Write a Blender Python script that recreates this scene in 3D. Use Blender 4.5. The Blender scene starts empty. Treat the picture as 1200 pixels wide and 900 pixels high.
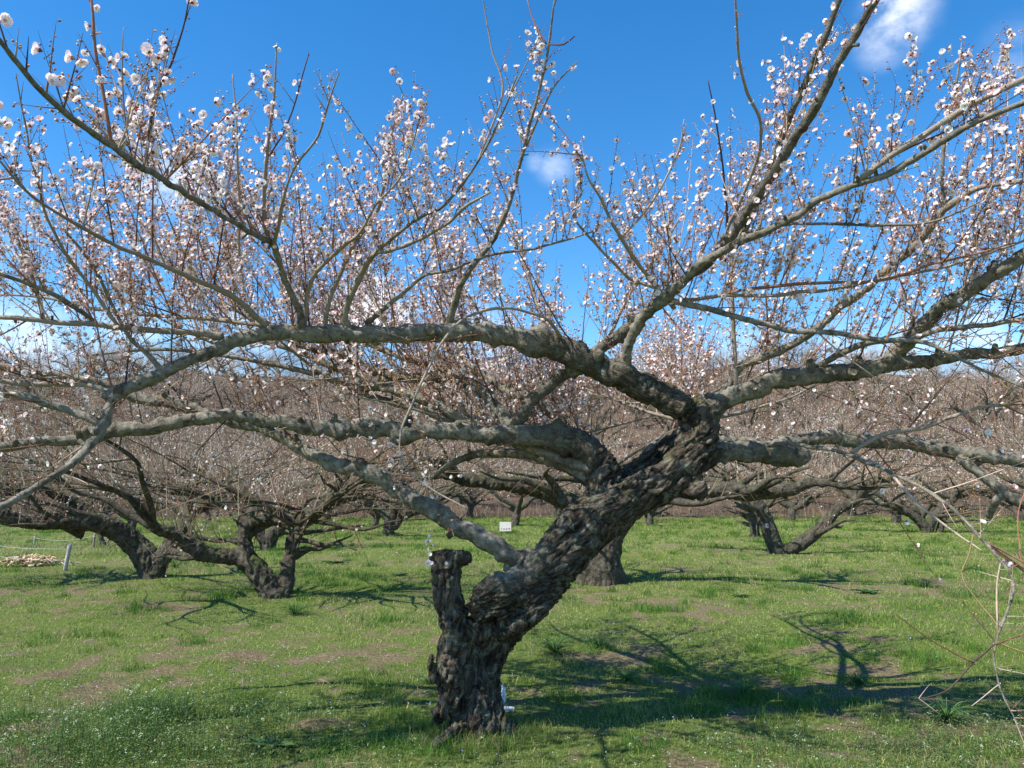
import bpy, math, random
import numpy as np
from mathutils import Vector, Matrix, Quaternion

# ------------------------------------------------------------------ camera, sky, sun, exposure
S = bpy.context.scene
COL = S.collection
F = 902.0                      # focal length in photo pixels (photo 1200 x 900)
CAM_H = 1.6
PITCH = math.atan(125 / F)
cp, sp = math.cos(PITCH), math.sin(PITCH)
cam = bpy.data.cameras.new('camera'); camo = bpy.data.objects.new('camera', cam); COL.objects.link(camo)
cam.sensor_fit = 'HORIZONTAL'; cam.sensor_width = 36.0; cam.lens = 36.0 * F / 1200.0
cam.clip_start = 0.05; cam.clip_end = 4000
camo.location = (0, 0, CAM_H); camo.rotation_euler = (math.pi / 2 + PITCH, 0, 0)
S.camera = camo

SUN_EL = math.radians(52)
SUN_DIR = Vector((-0.87 * math.cos(SUN_EL), -0.49 * math.cos(SUN_EL), math.sin(SUN_EL)))   # towards the sun
sl = bpy.data.lights.new('sun', 'SUN'); sl.energy = 5.0; sl.angle = math.radians(0.53); sl.color = (1.0, 0.95, 0.87)
so = bpy.data.objects.new('sun', sl); COL.objects.link(so); so.location = (-20, -15, 30)
so.rotation_euler = SUN_DIR.to_track_quat('Z', 'Y').to_euler()
S.view_settings.view_transform = 'Standard'; S.view_settings.look = 'None'
S.view_settings.exposure = 0.78; S.view_settings.gamma = 1.0; S.view_settings.use_curve_mapping = False


def P(px, py, D):
    """photo pixel + distance along the ground in front of the camera -> world point"""
    u = (px - 600) / F; v = (450 - py) / F
    y = cp - v * sp; z = sp + v * cp
    k = D / y
    return np.array([u * k, D, CAM_H + z * k])


def proj(p):
    x, y, z = p[0], p[1], p[2] - CAM_H
    d = y * cp + z * sp
    if d < 0.1: return None
    return 600 + F * x / d, 450 - F * (z * cp - y * sp) / d


W = bpy.data.worlds.new('World'); S.world = W; W.use_nodes = True
nt = W.node_tree; nt.nodes.clear()


def N(tree, t, **kw):
    n = tree.nodes.new(t)
    for k, v in kw.items():
        if k.startswith('i_'):
            key = k[2:]
            key = int(key) if key.isdigit() else key.replace('_', ' ')
            n.inputs[key].default_value = v
        else: setattr(n, k, v)
    return n


def link(tree, a, ai, b, bi): tree.links.new(a.outputs[ai], b.inputs[bi])


def ramp(tree, stops, interp='LINEAR'):
    n = tree.nodes.new('ShaderNodeValToRGB'); cr = n.color_ramp; cr.interpolation = interp
    while len(cr.elements) < len(stops): cr.elements.new(0.5)
    for e, (p, c) in zip(cr.elements, stops):
        e.position = p; e.color = tuple(c) + (1,) if len(c) == 3 else c
    return n


out = N(nt, 'ShaderNodeOutputWorld')
sky = N(nt, 'ShaderNodeTexSky', sky_type='NISHITA'); sky.sun_disc = False
sky.sun_elevation = SUN_EL; sky.sun_rotation = math.atan2(SUN_DIR.x, SUN_DIR.y)
sky.air_density = 1.0; sky.dust_density = 0.0; sky.ozone_density = 2.4; sky.altitude = 300
hs = N(nt, 'ShaderNodeHueSaturation', i_Saturation=1.36, i_Value=0.98)
link(nt, sky, 0, hs, 'Color')
bg = N(nt, 'ShaderNodeBackground'); bg.inputs['Strength'].default_value = 0.14
tc = N(nt, 'ShaderNodeTexCoord')
nrm = N(nt, 'ShaderNodeVectorMath', operation='NORMALIZE'); link(nt, tc, 'Generated', nrm, 0)
nz = N(nt, 'ShaderNodeTexNoise', i_Scale=14.0, i_Detail=12.0, i_Roughness=0.60, i_Distortion=0.2)
mp = N(nt, 'ShaderNodeMapping'); mp.inputs['Scale'].default_value = (1, 1, 1.7)
link(nt, nrm, 0, mp, 'Vector'); link(nt, mp, 0, nz, 'Vector')
total = None
for (cx, cy, rad, st) in [(190, 208, .060, .95), (218, 225, .045, .8), (432, 358, .060, 5.0), (400, 376, .05, 4.0), (465, 372, .04, 3.0), (250, 300, .03, .5), (1052, 18, .055, .95), (1035, 45, .045, .6),
                          (650, 195, .035, .42), (628, 190, .02, .3), (30, 405, .09, .8), (150, 412, .08, .7), (270, 408, .08, .9), (560, 408, .08, .95), (1150, 395, .06, .6), (1060, 410, .06, .6),
                          (860, 425, .07, .5), (1000, 405, .05, .6), (1190, 60, .05, .2), (-300, 300, .3, .7)]:
    v = P(cx, cy, 100.0) - np.array([0, 0, CAM_H]); v /= np.linalg.norm(v)
    ds = N(nt, 'ShaderNodeVectorMath', operation='DISTANCE'); link(nt, nrm, 0, ds, 0); ds.inputs[1].default_value = tuple(v)
    mr = N(nt, 'ShaderNodeMapRange'); mr.interpolation_type = 'SMOOTHERSTEP'
    mr.inputs['From Min'].default_value = 0; mr.inputs['From Max'].default_value = rad
    mr.inputs['To Min'].default_value = st; mr.inputs['To Max'].default_value = 0
    link(nt, ds, 'Value', mr, 'Value')
    if total is None: total = mr
    else:
        ad = N(nt, 'ShaderNodeMath', operation='MAXIMUM'); link(nt, total, 0, ad, 0); link(nt, mr, 0, ad, 1); total = ad
nr = N(nt, 'ShaderNodeMapRange'); link(nt, nz, 'Fac', nr, 'Value')
nr.inputs['From Min'].default_value = 0.38; nr.inputs['From Max'].default_value = 0.64; nr.inputs['To Min'].default_value = 0.10
mu = N(nt, 'ShaderNodeMath', operation='MULTIPLY', use_clamp=True); link(nt, total, 0, mu, 0); link(nt, nr, 0, mu, 1)
mx = N(nt, 'ShaderNodeMix', data_type='RGBA'); mx.inputs['B'].default_value = (5.6, 5.8, 6.1, 1)
link(nt, mu, 0, mx, 'Factor'); link(nt, hs, 0, mx, 'A'); link(nt, mx, 'Result', bg, 'Color'); link(nt, bg, 0, out, 'Surface')

# ------------------------------------------------------------------ helpers
rng = np.random.default_rng(7)
random.seed(7)


def _h(ix, iy, iz):
    n = (ix * 374761393 + iy * 668265263 + iz * 2147483647 * 3 + 12345) & 0xffffffff
    n = ((n ^ (n >> 13)) * 1274126177) & 0xffffffff
    n = n ^ (n >> 16)
    return (n & 0xffff) / 32767.5 - 1.0


def vn3(p):
    """value noise, p (...,3) -> (-1..1)"""
    p = np.asarray(p, float); i = np.floor(p).astype(np.int64); f = p - i; f = f * f * (3 - 2 * f)
    x, y, z = i[..., 0], i[..., 1], i[..., 2]; fx, fy, fz = f[..., 0], f[..., 1], f[..., 2]
    r = 0
    for dx in (0, 1):
        wx = fx if dx else 1 - fx
        for dy in (0, 1):
            wy = fy if dy else 1 - fy
            for dz in (0, 1):
                wz = fz if dz else 1 - fz
                r = r + wx * wy * wz * _h(x + dx, y + dy, z + dz)
    return r


def fbm(p, o=3, g=0.5):
    r = 0; a = 1; s = 0
    p = np.asarray(p, float)
    for k in range(o):
        r = r + a * vn3(p * (2.03 ** k) + 17.3 * k); s += a; a *= g
    return r / s


def n2(x, y, s, seed=0, o=3):
    return fbm(np.stack([np.asarray(x) / s, np.asarray(y) / s, np.full(np.shape(x), seed * 7.7 + .5)], -1), o)


def mkmesh(name, V, F4=None, F3=None, cols=None, uv=None, smooth=True, mat=None):
    me = bpy.data.meshes.new(name)
    V = np.asarray(V, np.float32)
    F4 = np.zeros((0, 4), np.int32) if F4 is None or len(F4) == 0 else np.asarray(F4, np.int32)
    F3 = np.zeros((0, 3), np.int32) if F3 is None or len(F3) == 0 else np.asarray(F3, np.int32)
    me.vertices.add(len(V)); me.vertices.foreach_set('co', V.ravel())
    loops = np.concatenate([F4.ravel(), F3.ravel()]); me.loops.add(len(loops)); me.loops.foreach_set('vertex_index', loops)
    nf = len(F4) + len(F3); me.polygons.add(nf)
    st = np.concatenate([np.arange(len(F4)) * 4, len(F4) * 4 + np.arange(len(F3)) * 3]).astype(np.int32)
    me.polygons.foreach_set('loop_start', st)
    me.polygons.foreach_set('use_smooth', np.full(nf, smooth))
    if cols is not None:
        c = np.asarray(cols, np.float32)
        if c.shape[1] == 3: c = np.concatenate([c, np.ones((len(c), 1), np.float32)], 1)
        a = me.attributes.new('tint', 'FLOAT_COLOR', 'POINT'); a.data.foreach_set('color', c.ravel())
    if uv is not None:
        l = me.uv_layers.new(name='UVMap'); l.data.foreach_set('uv', np.asarray(uv, np.float32)[loops].ravel())
    me.update(calc_edges=True); me.validate(verbose=False)
    if mat: me.materials.append(mat)
    return me


def obj(name, me, parent=None, label=None, cat=None, group=None, kind=None):
    o = bpy.data.objects.new(name, me); COL.objects.link(o)
    if parent is not None: o.parent = parent
    if label: o['label'] = label
    if cat: o['category'] = cat
    if group: o['group'] = group
    if kind: o['kind'] = kind
    return o


def empty(name, loc, label, cat, group=None, rz=0):
    o = obj(name, None, None, label, cat, group); o.location = loc; o.rotation_euler = (0, 0, rz)
    o.empty_display_size = 0.3
    return o


def part(name, me, root, **kw):
    """mesh given in world space, parented to an unrotated root at its base"""
    o = obj(name, me, root, **kw)
    if not me.get('local'):
        me.transform(Matrix.Translation(-Vector(root.location))); me['local'] = 1
    return o


def setflow(me, w):
    a = me.attributes.new('flow', 'FLOAT_VECTOR', 'POINT'); a.data.foreach_set('vector', np.asarray(w, np.float32).ravel())


class MB:
    def __init__(s): s.V = []; s.Q = []; s.T = []; s.C = []; s.U = []; s.W = []; s.n = 0
    def add(s, V, Q=None, T=None, C=None, U=None):
        V = np.asarray(V, float); k = len(V)
        if Q is not None and len(Q): s.Q.append(np.asarray(Q) + s.n)
        if T is not None and len(T): s.T.append(np.asarray(T) + s.n)
        s.V.append(V); s.C.append(np.broadcast_to(np.asarray(C if C is not None else (1, 1, 1), float), (k, 3)))
        s.U.append(np.zeros((k, 2)) if U is None else U); s.n += k
    def mesh(s, name, mat, smooth=True):
        me = mkmesh(name, np.concatenate(s.V), np.concatenate(s.Q) if s.Q else None, np.concatenate(s.T) if s.T else None,
                    np.concatenate(s.C), np.concatenate(s.U), smooth, mat)
        if s.W and sum(map(len, s.W)) == s.n: setflow(me, np.concatenate(s.W))
        return me


def catmull(pts, step):
    """pts (n,k): xyz + radius, resampled smoothly at about `step`"""
    pts = np.asarray(pts, float)
    a = np.vstack([2 * pts[0] - pts[1], pts, 2 * pts[-1] - pts[-2]]); o = []
    for i in range(1, len(a) - 2):
        L = np.linalg.norm(a[i + 1, :3] - a[i, :3]); n = max(2, int(L / step)); t = np.linspace(0, 1, n, endpoint=False)[:, None]
        p0, p1, p2, p3 = a[i - 1], a[i], a[i + 1], a[i + 2]
        o.append(.5 * ((2 * p1) + (-p0 + p2) * t + (2 * p0 - 5 * p1 + 4 * p2 - p3) * t ** 2 + (-p0 + 3 * p1 - 3 * p2 + p3) * t ** 3))
    o.append(pts[-1:]); o = np.vstack(o); o[:, 3] = np.maximum(o[:, 3], .0008)
    return o


def frames(p):
    t = np.gradient(p, axis=0); t /= np.linalg.norm(t, axis=1)[:, None] + 1e-12
    n = np.cross(t[0], [0.3, 0.2, 1]); n /= np.linalg.norm(n) + 1e-9
    Ns = [n]
    for i in range(1, len(p)):
        n = n - t[i] * n.dot(t[i]); n /= np.linalg.norm(n) + 1e-9; Ns.append(n)
    Ns = np.array(Ns); B = np.cross(t, Ns)
    return t, Ns, B


def tube(mb, P4, sides=6, rough=0.0, col=None, cap=True, seed=0):
    P4 = np.asarray(P4, float); p = P4[:, :3]; r = P4[:, 3]; n = len(p)
    t, a, b = frames(p)
    th = np.linspace(0, 2 * math.pi, sides, endpoint=False)
    ring = a[:, None, :] * np.cos(th)[None, :, None] + b[:, None, :] * np.sin(th)[None, :, None]
    rr = np.repeat(r[:, None], sides, 1)
    V = p[:, None, :] + ring * rr[..., None]
    s = np.concatenate([[0], np.cumsum(np.linalg.norm(np.diff(p, axis=0), axis=1))])
    if rough > 0:
        d = .17 * fbm(V * 9 + seed, 2) + .10 * (1 - 2.4 * np.abs(vn3(V * 24 + seed))) + .09 * vn3(V * 60) + .07 * vn3(V * 140)
        rs = np.random.default_rng(seed + 5)
        for k in range(int(s[-1] / .08)):                       # old bud knots and healed stubs
            s0, t0 = rs.uniform(0, s[-1]), rs.uniform(0, 2 * math.pi); w = np.interp(s0, s, r) * rs.uniform(.4, .9)
            dt = np.angle(np.exp(1j * (th - t0)))
            d = d + rs.uniform(.12, .45) * np.exp(-((s[:, None] - s0) ** 2 + (dt[None] * r[:, None]) ** 2) / w ** 2)
        V = V + ring * (rr * d * rough)[..., None]
    uv = np.stack([np.repeat(s[:, None], sides, 1), th[None] * r[:, None]], -1).reshape(-1, 2)
    V = V.reshape(-1, 3)
    i = np.arange(n - 1)[:, None] * sides; j = np.arange(sides)[None]; jn = (j + 1) % sides
    Q = np.stack([i + j, i + jn, i + sides + jn, i + sides + j], -1).reshape(-1, 4)
    T = None
    if cap:
        k = len(V); V = np.vstack([V, p[0] - t[0] * r[0] * .3, p[-1] + t[-1] * r[-1] * .35])
        j = np.arange(sides); jn = (j + 1) % sides
        T = np.vstack([np.stack([jn, j, np.full(sides, k)], 1), np.stack([(n - 1) * sides + j, (n - 1) * sides + jn, np.full(sides, k + 1)], 1)])
        uv = np.vstack([uv, [0, 0], [s[-1], 0]])
    mb.add(V, Q, T, (1, 1, 1) if col is None else col, uv)
    if rough > 0:
        fl_ = np.stack([np.repeat((s * .45)[:, None], sides, 1) + seed * .37, r[:, None] * np.cos(th)[None], r[:, None] * np.sin(th)[None]], -1).reshape(-1, 3)
        mb.W.append(np.vstack([fl_, fl_[:1], fl_[-1:]]) if cap else fl_)


# ------------------------------------------------------------------ materials
def newmat(name):
    m = bpy.data.materials.new(name); m.use_nodes = True; t = m.node_tree
    return m, t, t.nodes['Principled BSDF']


def bark(name, dark, mid, light, scale=14, bump=.6, lichen=(.30, .33, .27), lich_amt=.58, moss=None, dist=.012, cracks=True):
    m, t, b = newmat(name)
    co = N(t, 'ShaderNodeTexCoord')
    a = N(t, 'ShaderNodeTexNoise', i_Scale=scale, i_Detail=10, i_Roughness=.68, i_Distortion=.4); link(t, co, 'Object', a, 'Vector')
    r = ramp(t, [(.30, dark), (.5, mid), (.72, light)]); link(t, a, 'Fac', r, 0)
    l = N(t, 'ShaderNodeTexNoise', i_Scale=scale * .55, i_Detail=6, i_Roughness=.7, i_Distortion=1.2); link(t, co, 'Object', l, 'Vector')
    lr = ramp(t, [(lich_amt, (0, 0, 0)), (lich_amt + .07, (1, 1, 1))]); link(t, l, 'Fac', lr, 0)
    x = N(t, 'ShaderNodeMix', data_type='RGBA'); x.inputs['B'].default_value = lichen + (1,)
    link(t, lr, 0, x, 'Factor'); link(t, r, 0, x, 'A'); last = x
    if moss:
        q = N(t, 'ShaderNodeTexNoise', i_Scale=5.5, i_Detail=5, i_Roughness=.6); link(t, co, 'Object', q, 'Vector')
        g = N(t, 'ShaderNodeNewGeometry'); sx = N(t, 'ShaderNodeSeparateXYZ'); link(t, g, 'Normal', sx, 0)
        mm = N(t, 'ShaderNodeMath', operation='MULTIPLY_ADD'); mm.inputs[1].default_value = .16; link(t, sx, 'Z', mm, 0); link(t, q, 'Fac', mm, 2)
        mr = ramp(t, [(.60, (0, 0, 0)), (.72, (1, 1, 1))]); link(t, mm, 0, mr, 0)
        y = N(t, 'ShaderNodeMix', data_type='RGBA'); y.inputs['B'].default_value = moss + (1,); link(t, mr, 0, y, 'Factor'); link(t, last, 'Result', y, 'A'); last = y
    link(t, last, 'Result', b, 'Base Color')
    f = N(t, 'ShaderNodeTexNoise', i_Scale=scale * 5, i_Detail=6, i_Roughness=.7); link(t, co, 'Object', f, 'Vector')
    vo = N(t, 'ShaderNodeTexVoronoi', feature='DISTANCE_TO_EDGE', i_Scale=scale * 2.2); link(t, co, 'Object', vo, 'Vector')
    vr = ramp(t, [(0, (0, 0, 0)), (.12, (1, 1, 1))]); link(t, vo, 'Distance', vr, 0)
    ad = N(t, 'ShaderNodeMath', operation='MULTIPLY_ADD'); ad.inputs[1].default_value = .35 if cracks else .05; link(t, vr, 0, ad, 0)
    a2 = N(t, 'ShaderNodeMath', operation='ADD'); link(t, f, 'Fac', a2, 0); link(t, a, 'Fac', a2, 1); link(t, a2, 0, ad, 2)
    bp = N(t, 'ShaderNodeBump', i_Strength=bump, i_Distance=dist); link(t, ad, 0, bp, 'Height'); link(t, bp, 0, b, 'Normal')
    b.inputs['Roughness'].default_value = .92; b.inputs['Specular IOR Level'].default_value = .12
    return m


M_TRUNK = bark('rough_bark', (.018, .014, .010), (.068, .056, .042), (.17, .15, .12), 16, 1.0, (.19, .21, .16), .57, (.085, .085, .022), .02)
M_LIMB = bark('limb_bark', (.075, .067, .05), (.185, .168, .132), (.27, .25, .20), 11, .5, (.055, .05, .04), .60, None, .006, cracks=False)
M_BG = bark('old_bark', (.022, .019, .014), (.085, .073, .055), (.19, .17, .135), 11, 1.0, (.16, .18, .12), .60, (.07, .085, .03), .02)  # mid tone lowered, partly to stand in for crown shade on the half-hidden trunk


def hero_bark():
    m, t, b = newmat('plum_bark')
    co = N(t, 'ShaderNodeTexCoord'); at = N(t, 'ShaderNodeAttribute', attribute_name='tint'); sp_ = N(t, 'ShaderNodeSeparateColor'); link(t, at, 'Color', sp_, 0)
    fw = N(t, 'ShaderNodeAttribute', attribute_name='flow'); a = N(t, 'ShaderNodeTexNoise', i_Scale=22, i_Detail=12, i_Roughness=.70, i_Distortion=.4); link(t, fw, 'Vector', a, 'Vector')
    old = ramp(t, [(.36, (.010, .008, .006)), (.47, (.050, .040, .030)), (.56, (.12, .10, .078)), (.72, (.27, .25, .205))]); link(t, a, 'Fac', old, 0)
    c = N(t, 'ShaderNodeTexNoise', i_Scale=22, i_Detail=10, i_Roughness=.7, i_Distortion=.3); link(t, co, 'Object', c, 'Vector')
    yng = ramp(t, [(.33, (.05, .044, .034)), (.46, (.18, .165, .13)), (.60, (.28, .262, .212)), (.75, (.40, .375, .32))]); link(t, c, 'Fac', yng, 0)
    # dark weathered blotches on the younger bark
    d = N(t, 'ShaderNodeTexNoise', i_Scale=4.5, i_Detail=7, i_Roughness=.65, i_Distortion=.8); link(t, co, 'Object', d, 'Vector'); dr = ramp(t, [(.53, (0, 0, 0)), (.63, (.75, .75, .75))]); link(t, d, 'Fac', dr, 0)
    y2 = N(t, 'ShaderNodeMix', data_type='RGBA'); y2.inputs['B'].default_value = (.058, .050, .038, 1); link(t, dr, 0, y2, 'Factor'); link(t, yng, 0, y2, 'A')
    y1 = N(t, 'ShaderNodeMix', data_type='RGBA'); y1.inputs['B'].default_value = (.42, .345, .285, 1); kk_ = N(t, 'ShaderNodeMath', operation='MULTIPLY'); kk_.inputs[1].default_value = .8; link(t, sp_, 'Green', kk_, 0); link(t, kk_, 0, y1, 'Factor'); link(t, y2, 'Result', y1, 'A'); y2 = y1
    # pale lenticel specks
    uvn = N(t, 'ShaderNodeUVMap', uv_map='UVMap'); mpp = N(t, 'ShaderNodeMapping'); mpp.inputs['Scale'].default_value = (75, 22, 1); link(t, uvn, 0, mpp, 'Vector')
    v = N(t, 'ShaderNodeTexVoronoi', i_Scale=1.0); link(t, mpp, 0, v, 'Vector'); vr = ramp(t, [(.10, (1, 1, 1)), (.2, (0, 0, 0))]); link(t, v, 'Distance', vr, 0)
    y3 = N(t, 'ShaderNodeMix', data_type='RGBA'); y3.inputs['B'].default_value = (.33, .29, .22, 1); k = N(t, 'ShaderNodeMath', operation='MULTIPLY'); k.inputs[1].default_value = .45; link(t, vr, 0, k, 0); link(t, k, 0, y3, 'Factor'); link(t, y2, 'Result', y3, 'A')
    # lichen
    l = N(t, 'ShaderNodeTexNoise', i_Scale=9, i_Detail=8, i_Roughness=.75, i_Distortion=1.0); link(t, co, 'Object', l, 'Vector'); lr = ramp(t, [(.54, (0, 0, 0)), (.61, (.75, .75, .75))]); link(t, l, 'Fac', lr, 0)
    o2 = N(t, 'ShaderNodeMix', data_type='RGBA'); o2.inputs['B'].default_value = (.20, .225, .165, 1); link(t, lr, 0, o2, 'Factor'); link(t, old, 0, o2, 'A')
    # moss on what faces up
    q = N(t, 'ShaderNodeTexNoise', i_Scale=5.5, i_Detail=6, i_Roughness=.65); link(t, co, 'Object', q, 'Vector')
    g = N(t, 'ShaderNodeNewGeometry'); sx_ = N(t, 'ShaderNodeSeparateXYZ'); link(t, g, 'Normal', sx_, 0)
    mm = N(t, 'ShaderNodeMath', operation='MULTIPLY_ADD'); mm.inputs[1].default_value = .14; link(t, sx_, 'Z', mm, 0); link(t, q, 'Fac', mm, 2)
    mr = ramp(t, [(.62, (0, 0, 0)), (.74, (.8, .8, .8))]); link(t, mm, 0, mr, 0)
    o3 = N(t, 'ShaderNodeMix', data_type='RGBA'); o3.inputs['B'].default_value = (.10, .10, .03, 1); link(t, mr, 0, o3, 'Factor'); link(t, o2, 'Result', o3, 'A')
    # age: a ragged border between plated old bark and smooth younger bark
    e = N(t, 'ShaderNodeMath', operation='MULTIPLY_ADD'); e.inputs[1].default_value = 1.6; link(t, a, 'Fac', e, 0); e2 = N(t, 'ShaderNodeMath', operation='SUBTRACT'); e2.inputs[1].default_value = .8
    link(t, sp_, 'Red', e2, 0); link(t, e2, 0, e, 2); er = ramp(t, [(.30, (0, 0, 0)), (.70, (1, 1, 1))]); link(t, e, 0, er, 0)
    fx = N(t, 'ShaderNodeMix', data_type='RGBA'); link(t, er, 0, fx, 'Factor'); link(t, y3, 'Result', fx, 'A'); link(t, o3, 'Result', fx, 'B'); link(t, fx, 'Result', b, 'Base Color')
    f = N(t, 'ShaderNodeTexNoise', i_Scale=80, i_Detail=7, i_Roughness=.7); link(t, co, 'Object', f, 'Vector')
    vo = N(t, 'ShaderNodeTexVoronoi', feature='DISTANCE_TO_EDGE', i_Scale=34); vo.inputs['Randomness'].default_value = 1; link(t, fw, 'Vector', vo, 'Vector'); vr2 = ramp(t, [(0, (0, 0, 0)), (.10, (1, 1, 1))]); link(t, vo, 'Distance', vr2, 0)
    h1 = N(t, 'ShaderNodeMath', operation='MULTIPLY_ADD'); link(t, vr2, 0, h1, 0); sc_ = N(t, 'ShaderNodeMath', operation='MULTIPLY'); sc_.inputs[1].default_value = .45; link(t, er, 0, sc_, 0); link(t, sc_, 0, h1, 1); a2 = N(t, 'ShaderNodeMath', operation='ADD'); link(t, f, 'Fac', a2, 0); link(t, a, 'Fac', a2, 1); link(t, a2, 0, h1, 2)
    bp = N(t, 'ShaderNodeBump', i_Strength=1.0, i_Distance=.013); link(t, h1, 0, bp, 'Height'); link(t, bp, 0, b, 'Normal')
    b.inputs['Roughness'].default_value = .95; b.inputs['Specular IOR Level'].default_value = .1
    return m


M_HERO = hero_bark()


def tinted(name, rough=.8, spec=.15, trans=0.0, noise=0.0):
    m, t, b = newmat(name)
    at = N(t, 'ShaderNodeAttribute', attribute_name='tint'); src = (at, 'Color')
    if noise:
        co = N(t, 'ShaderNodeTexCoord'); q = N(t, 'ShaderNodeTexNoise', i_Scale=60, i_Detail=3); link(t, co, 'Object', q, 'Vector')
        mr = N(t, 'ShaderNodeMapRange'); mr.inputs['To Min'].default_value = 1 - noise; mr.inputs['To Max'].default_value = 1 + noise; link(t, q, 'Fac', mr, 0)
        vm = N(t, 'ShaderNodeVectorMath', operation='SCALE'); link(t, at, 'Color', vm, 0); link(t, mr, 0, vm, 'Scale'); src = (vm, 0)
    link(t, src[0], src[1], b, 'Base Color'); b.inputs['Roughness'].default_value = rough; b.inputs['Specular IOR Level'].default_value = spec
    if trans:
        tr = N(t, 'ShaderNodeBsdfTranslucent'); link(t, src[0], src[1], tr, 'Color')
        ms = N(t, 'ShaderNodeMixShader'); ms.inputs[0].default_value = trans; o = t.nodes['Material Output']
        link(t, b, 0, ms, 1); link(t, tr, 0, ms, 2); link(t, ms, 0, o, 'Surface')
    return m


M_TWIG = tinted('twig_bark', .75, .2, 0, .5)
M_PETAL = tinted('petals', .6, .2, .35)
M_BLADE = tinted('grass_blades', .55, .25, .35)
M_LEAF = tinted('weed_leaves', .55, .25, .25)
M_PLAIN = tinted('painted_and_plain', .8, .2, 0, .25)

# ------------------------------------------------------------------ terrain
BASE_D = 5.48


def hill(x, y):
    t = np.clip((y - 46 + 3 * np.sin(x * .05)) / 130, 0, None)
    rise = 36 * (1 - np.exp(-t * 1.25)) * np.clip(t * 6, 0, 1)
    return rise + np.clip((y - 60) / 60, 0, 1) * 5.0 * n2(x, y, 24, 3, 2)


def height(x, y):
    x = np.asarray(x, float); y = np.asarray(y, float)
    h = .035 * n2(x, y, .8, 1, 3) + .07 * n2(x, y, 3.0, 2, 2)
    near = np.exp(-((x + .25) ** 2 + (y - BASE_D) ** 2) / 2.0)
    for (mx_, my_, a_, r_) in MOUNDS: h = h + a_ * np.exp(-((x - mx_) ** 2 + (y - my_) ** 2) / r_ ** 2) * (1 + .25 * n2(x, y, .07, 9, 2))
    return h * (1 - .7 * near) + hill(x, y)


def gpt(px, py):
    """ground point seen at a photo pixel (flat ground)"""
    v = (450 - py) / F; k = -CAM_H / (sp + v * cp)
    return np.array([(px - 600) / F * k, k * (cp - v * sp)])


MOUNDS = []
for (mx_, my_, a_, r_) in [(368, 852, .07, .16), (270, 773, .06, .22), (330, 640, .0, .3), (52, 798, .04, .2), (668, 775, .03, .25), (780, 640, .05, .4)]:
    g = gpt(mx_, my_); MOUNDS.append((g[0], g[1], a_, r_))


def soilmask(x, y):
    """0 = lush grass, 1 = bare brown soil"""
    s = .50 + .62 * n2(x, y * .7, 1.1, 21, 3) + .80 * n2(x, y, .20, 22, 3)
    s = (s - .56) * 3.4
    for (mx_, my_, a_, r_) in MOUNDS:
        if a_ > .02: s = s + 2.2 * np.exp(-((x - mx_) ** 2 + (y - my_) ** 2) / (r_ * .9) ** 2)
    s = s + 1.5 * np.exp(-(((x - .75) / .9) ** 2 + ((y - 6.3) / .5) ** 2)) * (.6 + n2(x, y, .25, 4, 2)) + 1.3 * np.exp(-(((x + .45) / .55) ** 2 + ((y - 5.35) / .35) ** 2)) * (.7 + n2(x, y, .2, 4, 2))
    s = np.clip(s, 0, 1)
    return np.where(y > 44, np.clip((y - 44) / 4, 0, 1), s * np.clip(1.2 - y / 45, .35, 1))


def dry(x, y):
    d = .5 + .42 * n2(x, y, 2.2, 31, 3) + .48 * n2(x, y, .30, 33, 3)
    d = d + .55 * np.exp(-((y - 20) / 4) ** 2) * np.clip((-x - 8) / 5, 0, 1)
    return np.clip(d, 0, 1)


ys = np.concatenate([[-60, -25, -12, -6, -2, 0, 1.2], np.geomspace(2.2, 1500, 620)])
us = np.linspace(-1, 1, 521); us = us * (1 + 1.6 * np.abs(us) ** 5)
X = us[None] * (6 + .85 * np.maximum(ys, 0))[:, None]; Y = np.repeat(ys[:, None], len(us), 1)
Z = height(X, Y)
V = np.stack([X, Y, Z], -1).reshape(-1, 3); nr_, nc_ = X.shape
i = np.arange(nr_ - 1)[:, None] * nc_; j = np.arange(nc_ - 1)[None]
Q = np.stack([i + j, i + j + 1, i + nc_ + j + 1, i + nc_ + j], -1).reshape(-1, 4)
sm = soilmask(X, Y).ravel(); dm = dry(X, Y).ravel()
C = np.stack([sm, dm, np.clip((Y.ravel() - 44) / 4, 0, 1)], 1)
gm, t, b = newmat('orchard_ground')
at = N(t, 'ShaderNodeAttribute', attribute_name='tint'); sx = N(t, 'ShaderNodeSeparateColor'); link(t, at, 'Color', sx, 0)
co = N(t, 'ShaderNodeTexCoord')
q1 = N(t, 'ShaderNodeTexNoise', i_Scale=7, i_Detail=10, i_Roughness=.7); link(t, co, 'Object', q1, 'Vector')
q2 = N(t, 'ShaderNodeTexNoise', i_Scale=30, i_Detail=8, i_Roughness=.75); link(t, co, 'Object', q2, 'Vector')
gr = ramp(t, [(.3, (.035, .060, .012)), (.5, (.10, .15, .030)), (.7, (.21, .22, .08))]); link(t, q2, 'Fac', gr, 0)
sr = ramp(t, [(.3, (.070, .054, .030)), (.5, (.165, .132, .075)), (.72, (.32, .27, .15))]); link(t, q2, 'Fac', sr, 0)
ma = N(t, 'ShaderNodeMath', operation='ADD'); link(t, sx, 'Red', ma, 0)
mb_ = N(t, 'ShaderNodeMapRange'); mb_.inputs['To Min'].default_value = -.35; mb_.inputs['To Max'].default_value = .45; link(t, q1, 'Fac', mb_, 0); link(t, mb_, 0, ma, 1); ma.use_clamp = True
x = N(t, 'ShaderNodeMix', data_type='RGBA'); link(t, ma, 0, x, 'Factor'); link(t, gr, 0, x, 'A'); link(t, sr, 0, x, 'B')
hr = ramp(t, [(.3, (.050, .034, .024)), (.5, (.10, .070, .050)), (.7, (.155, .115, .085))])
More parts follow.
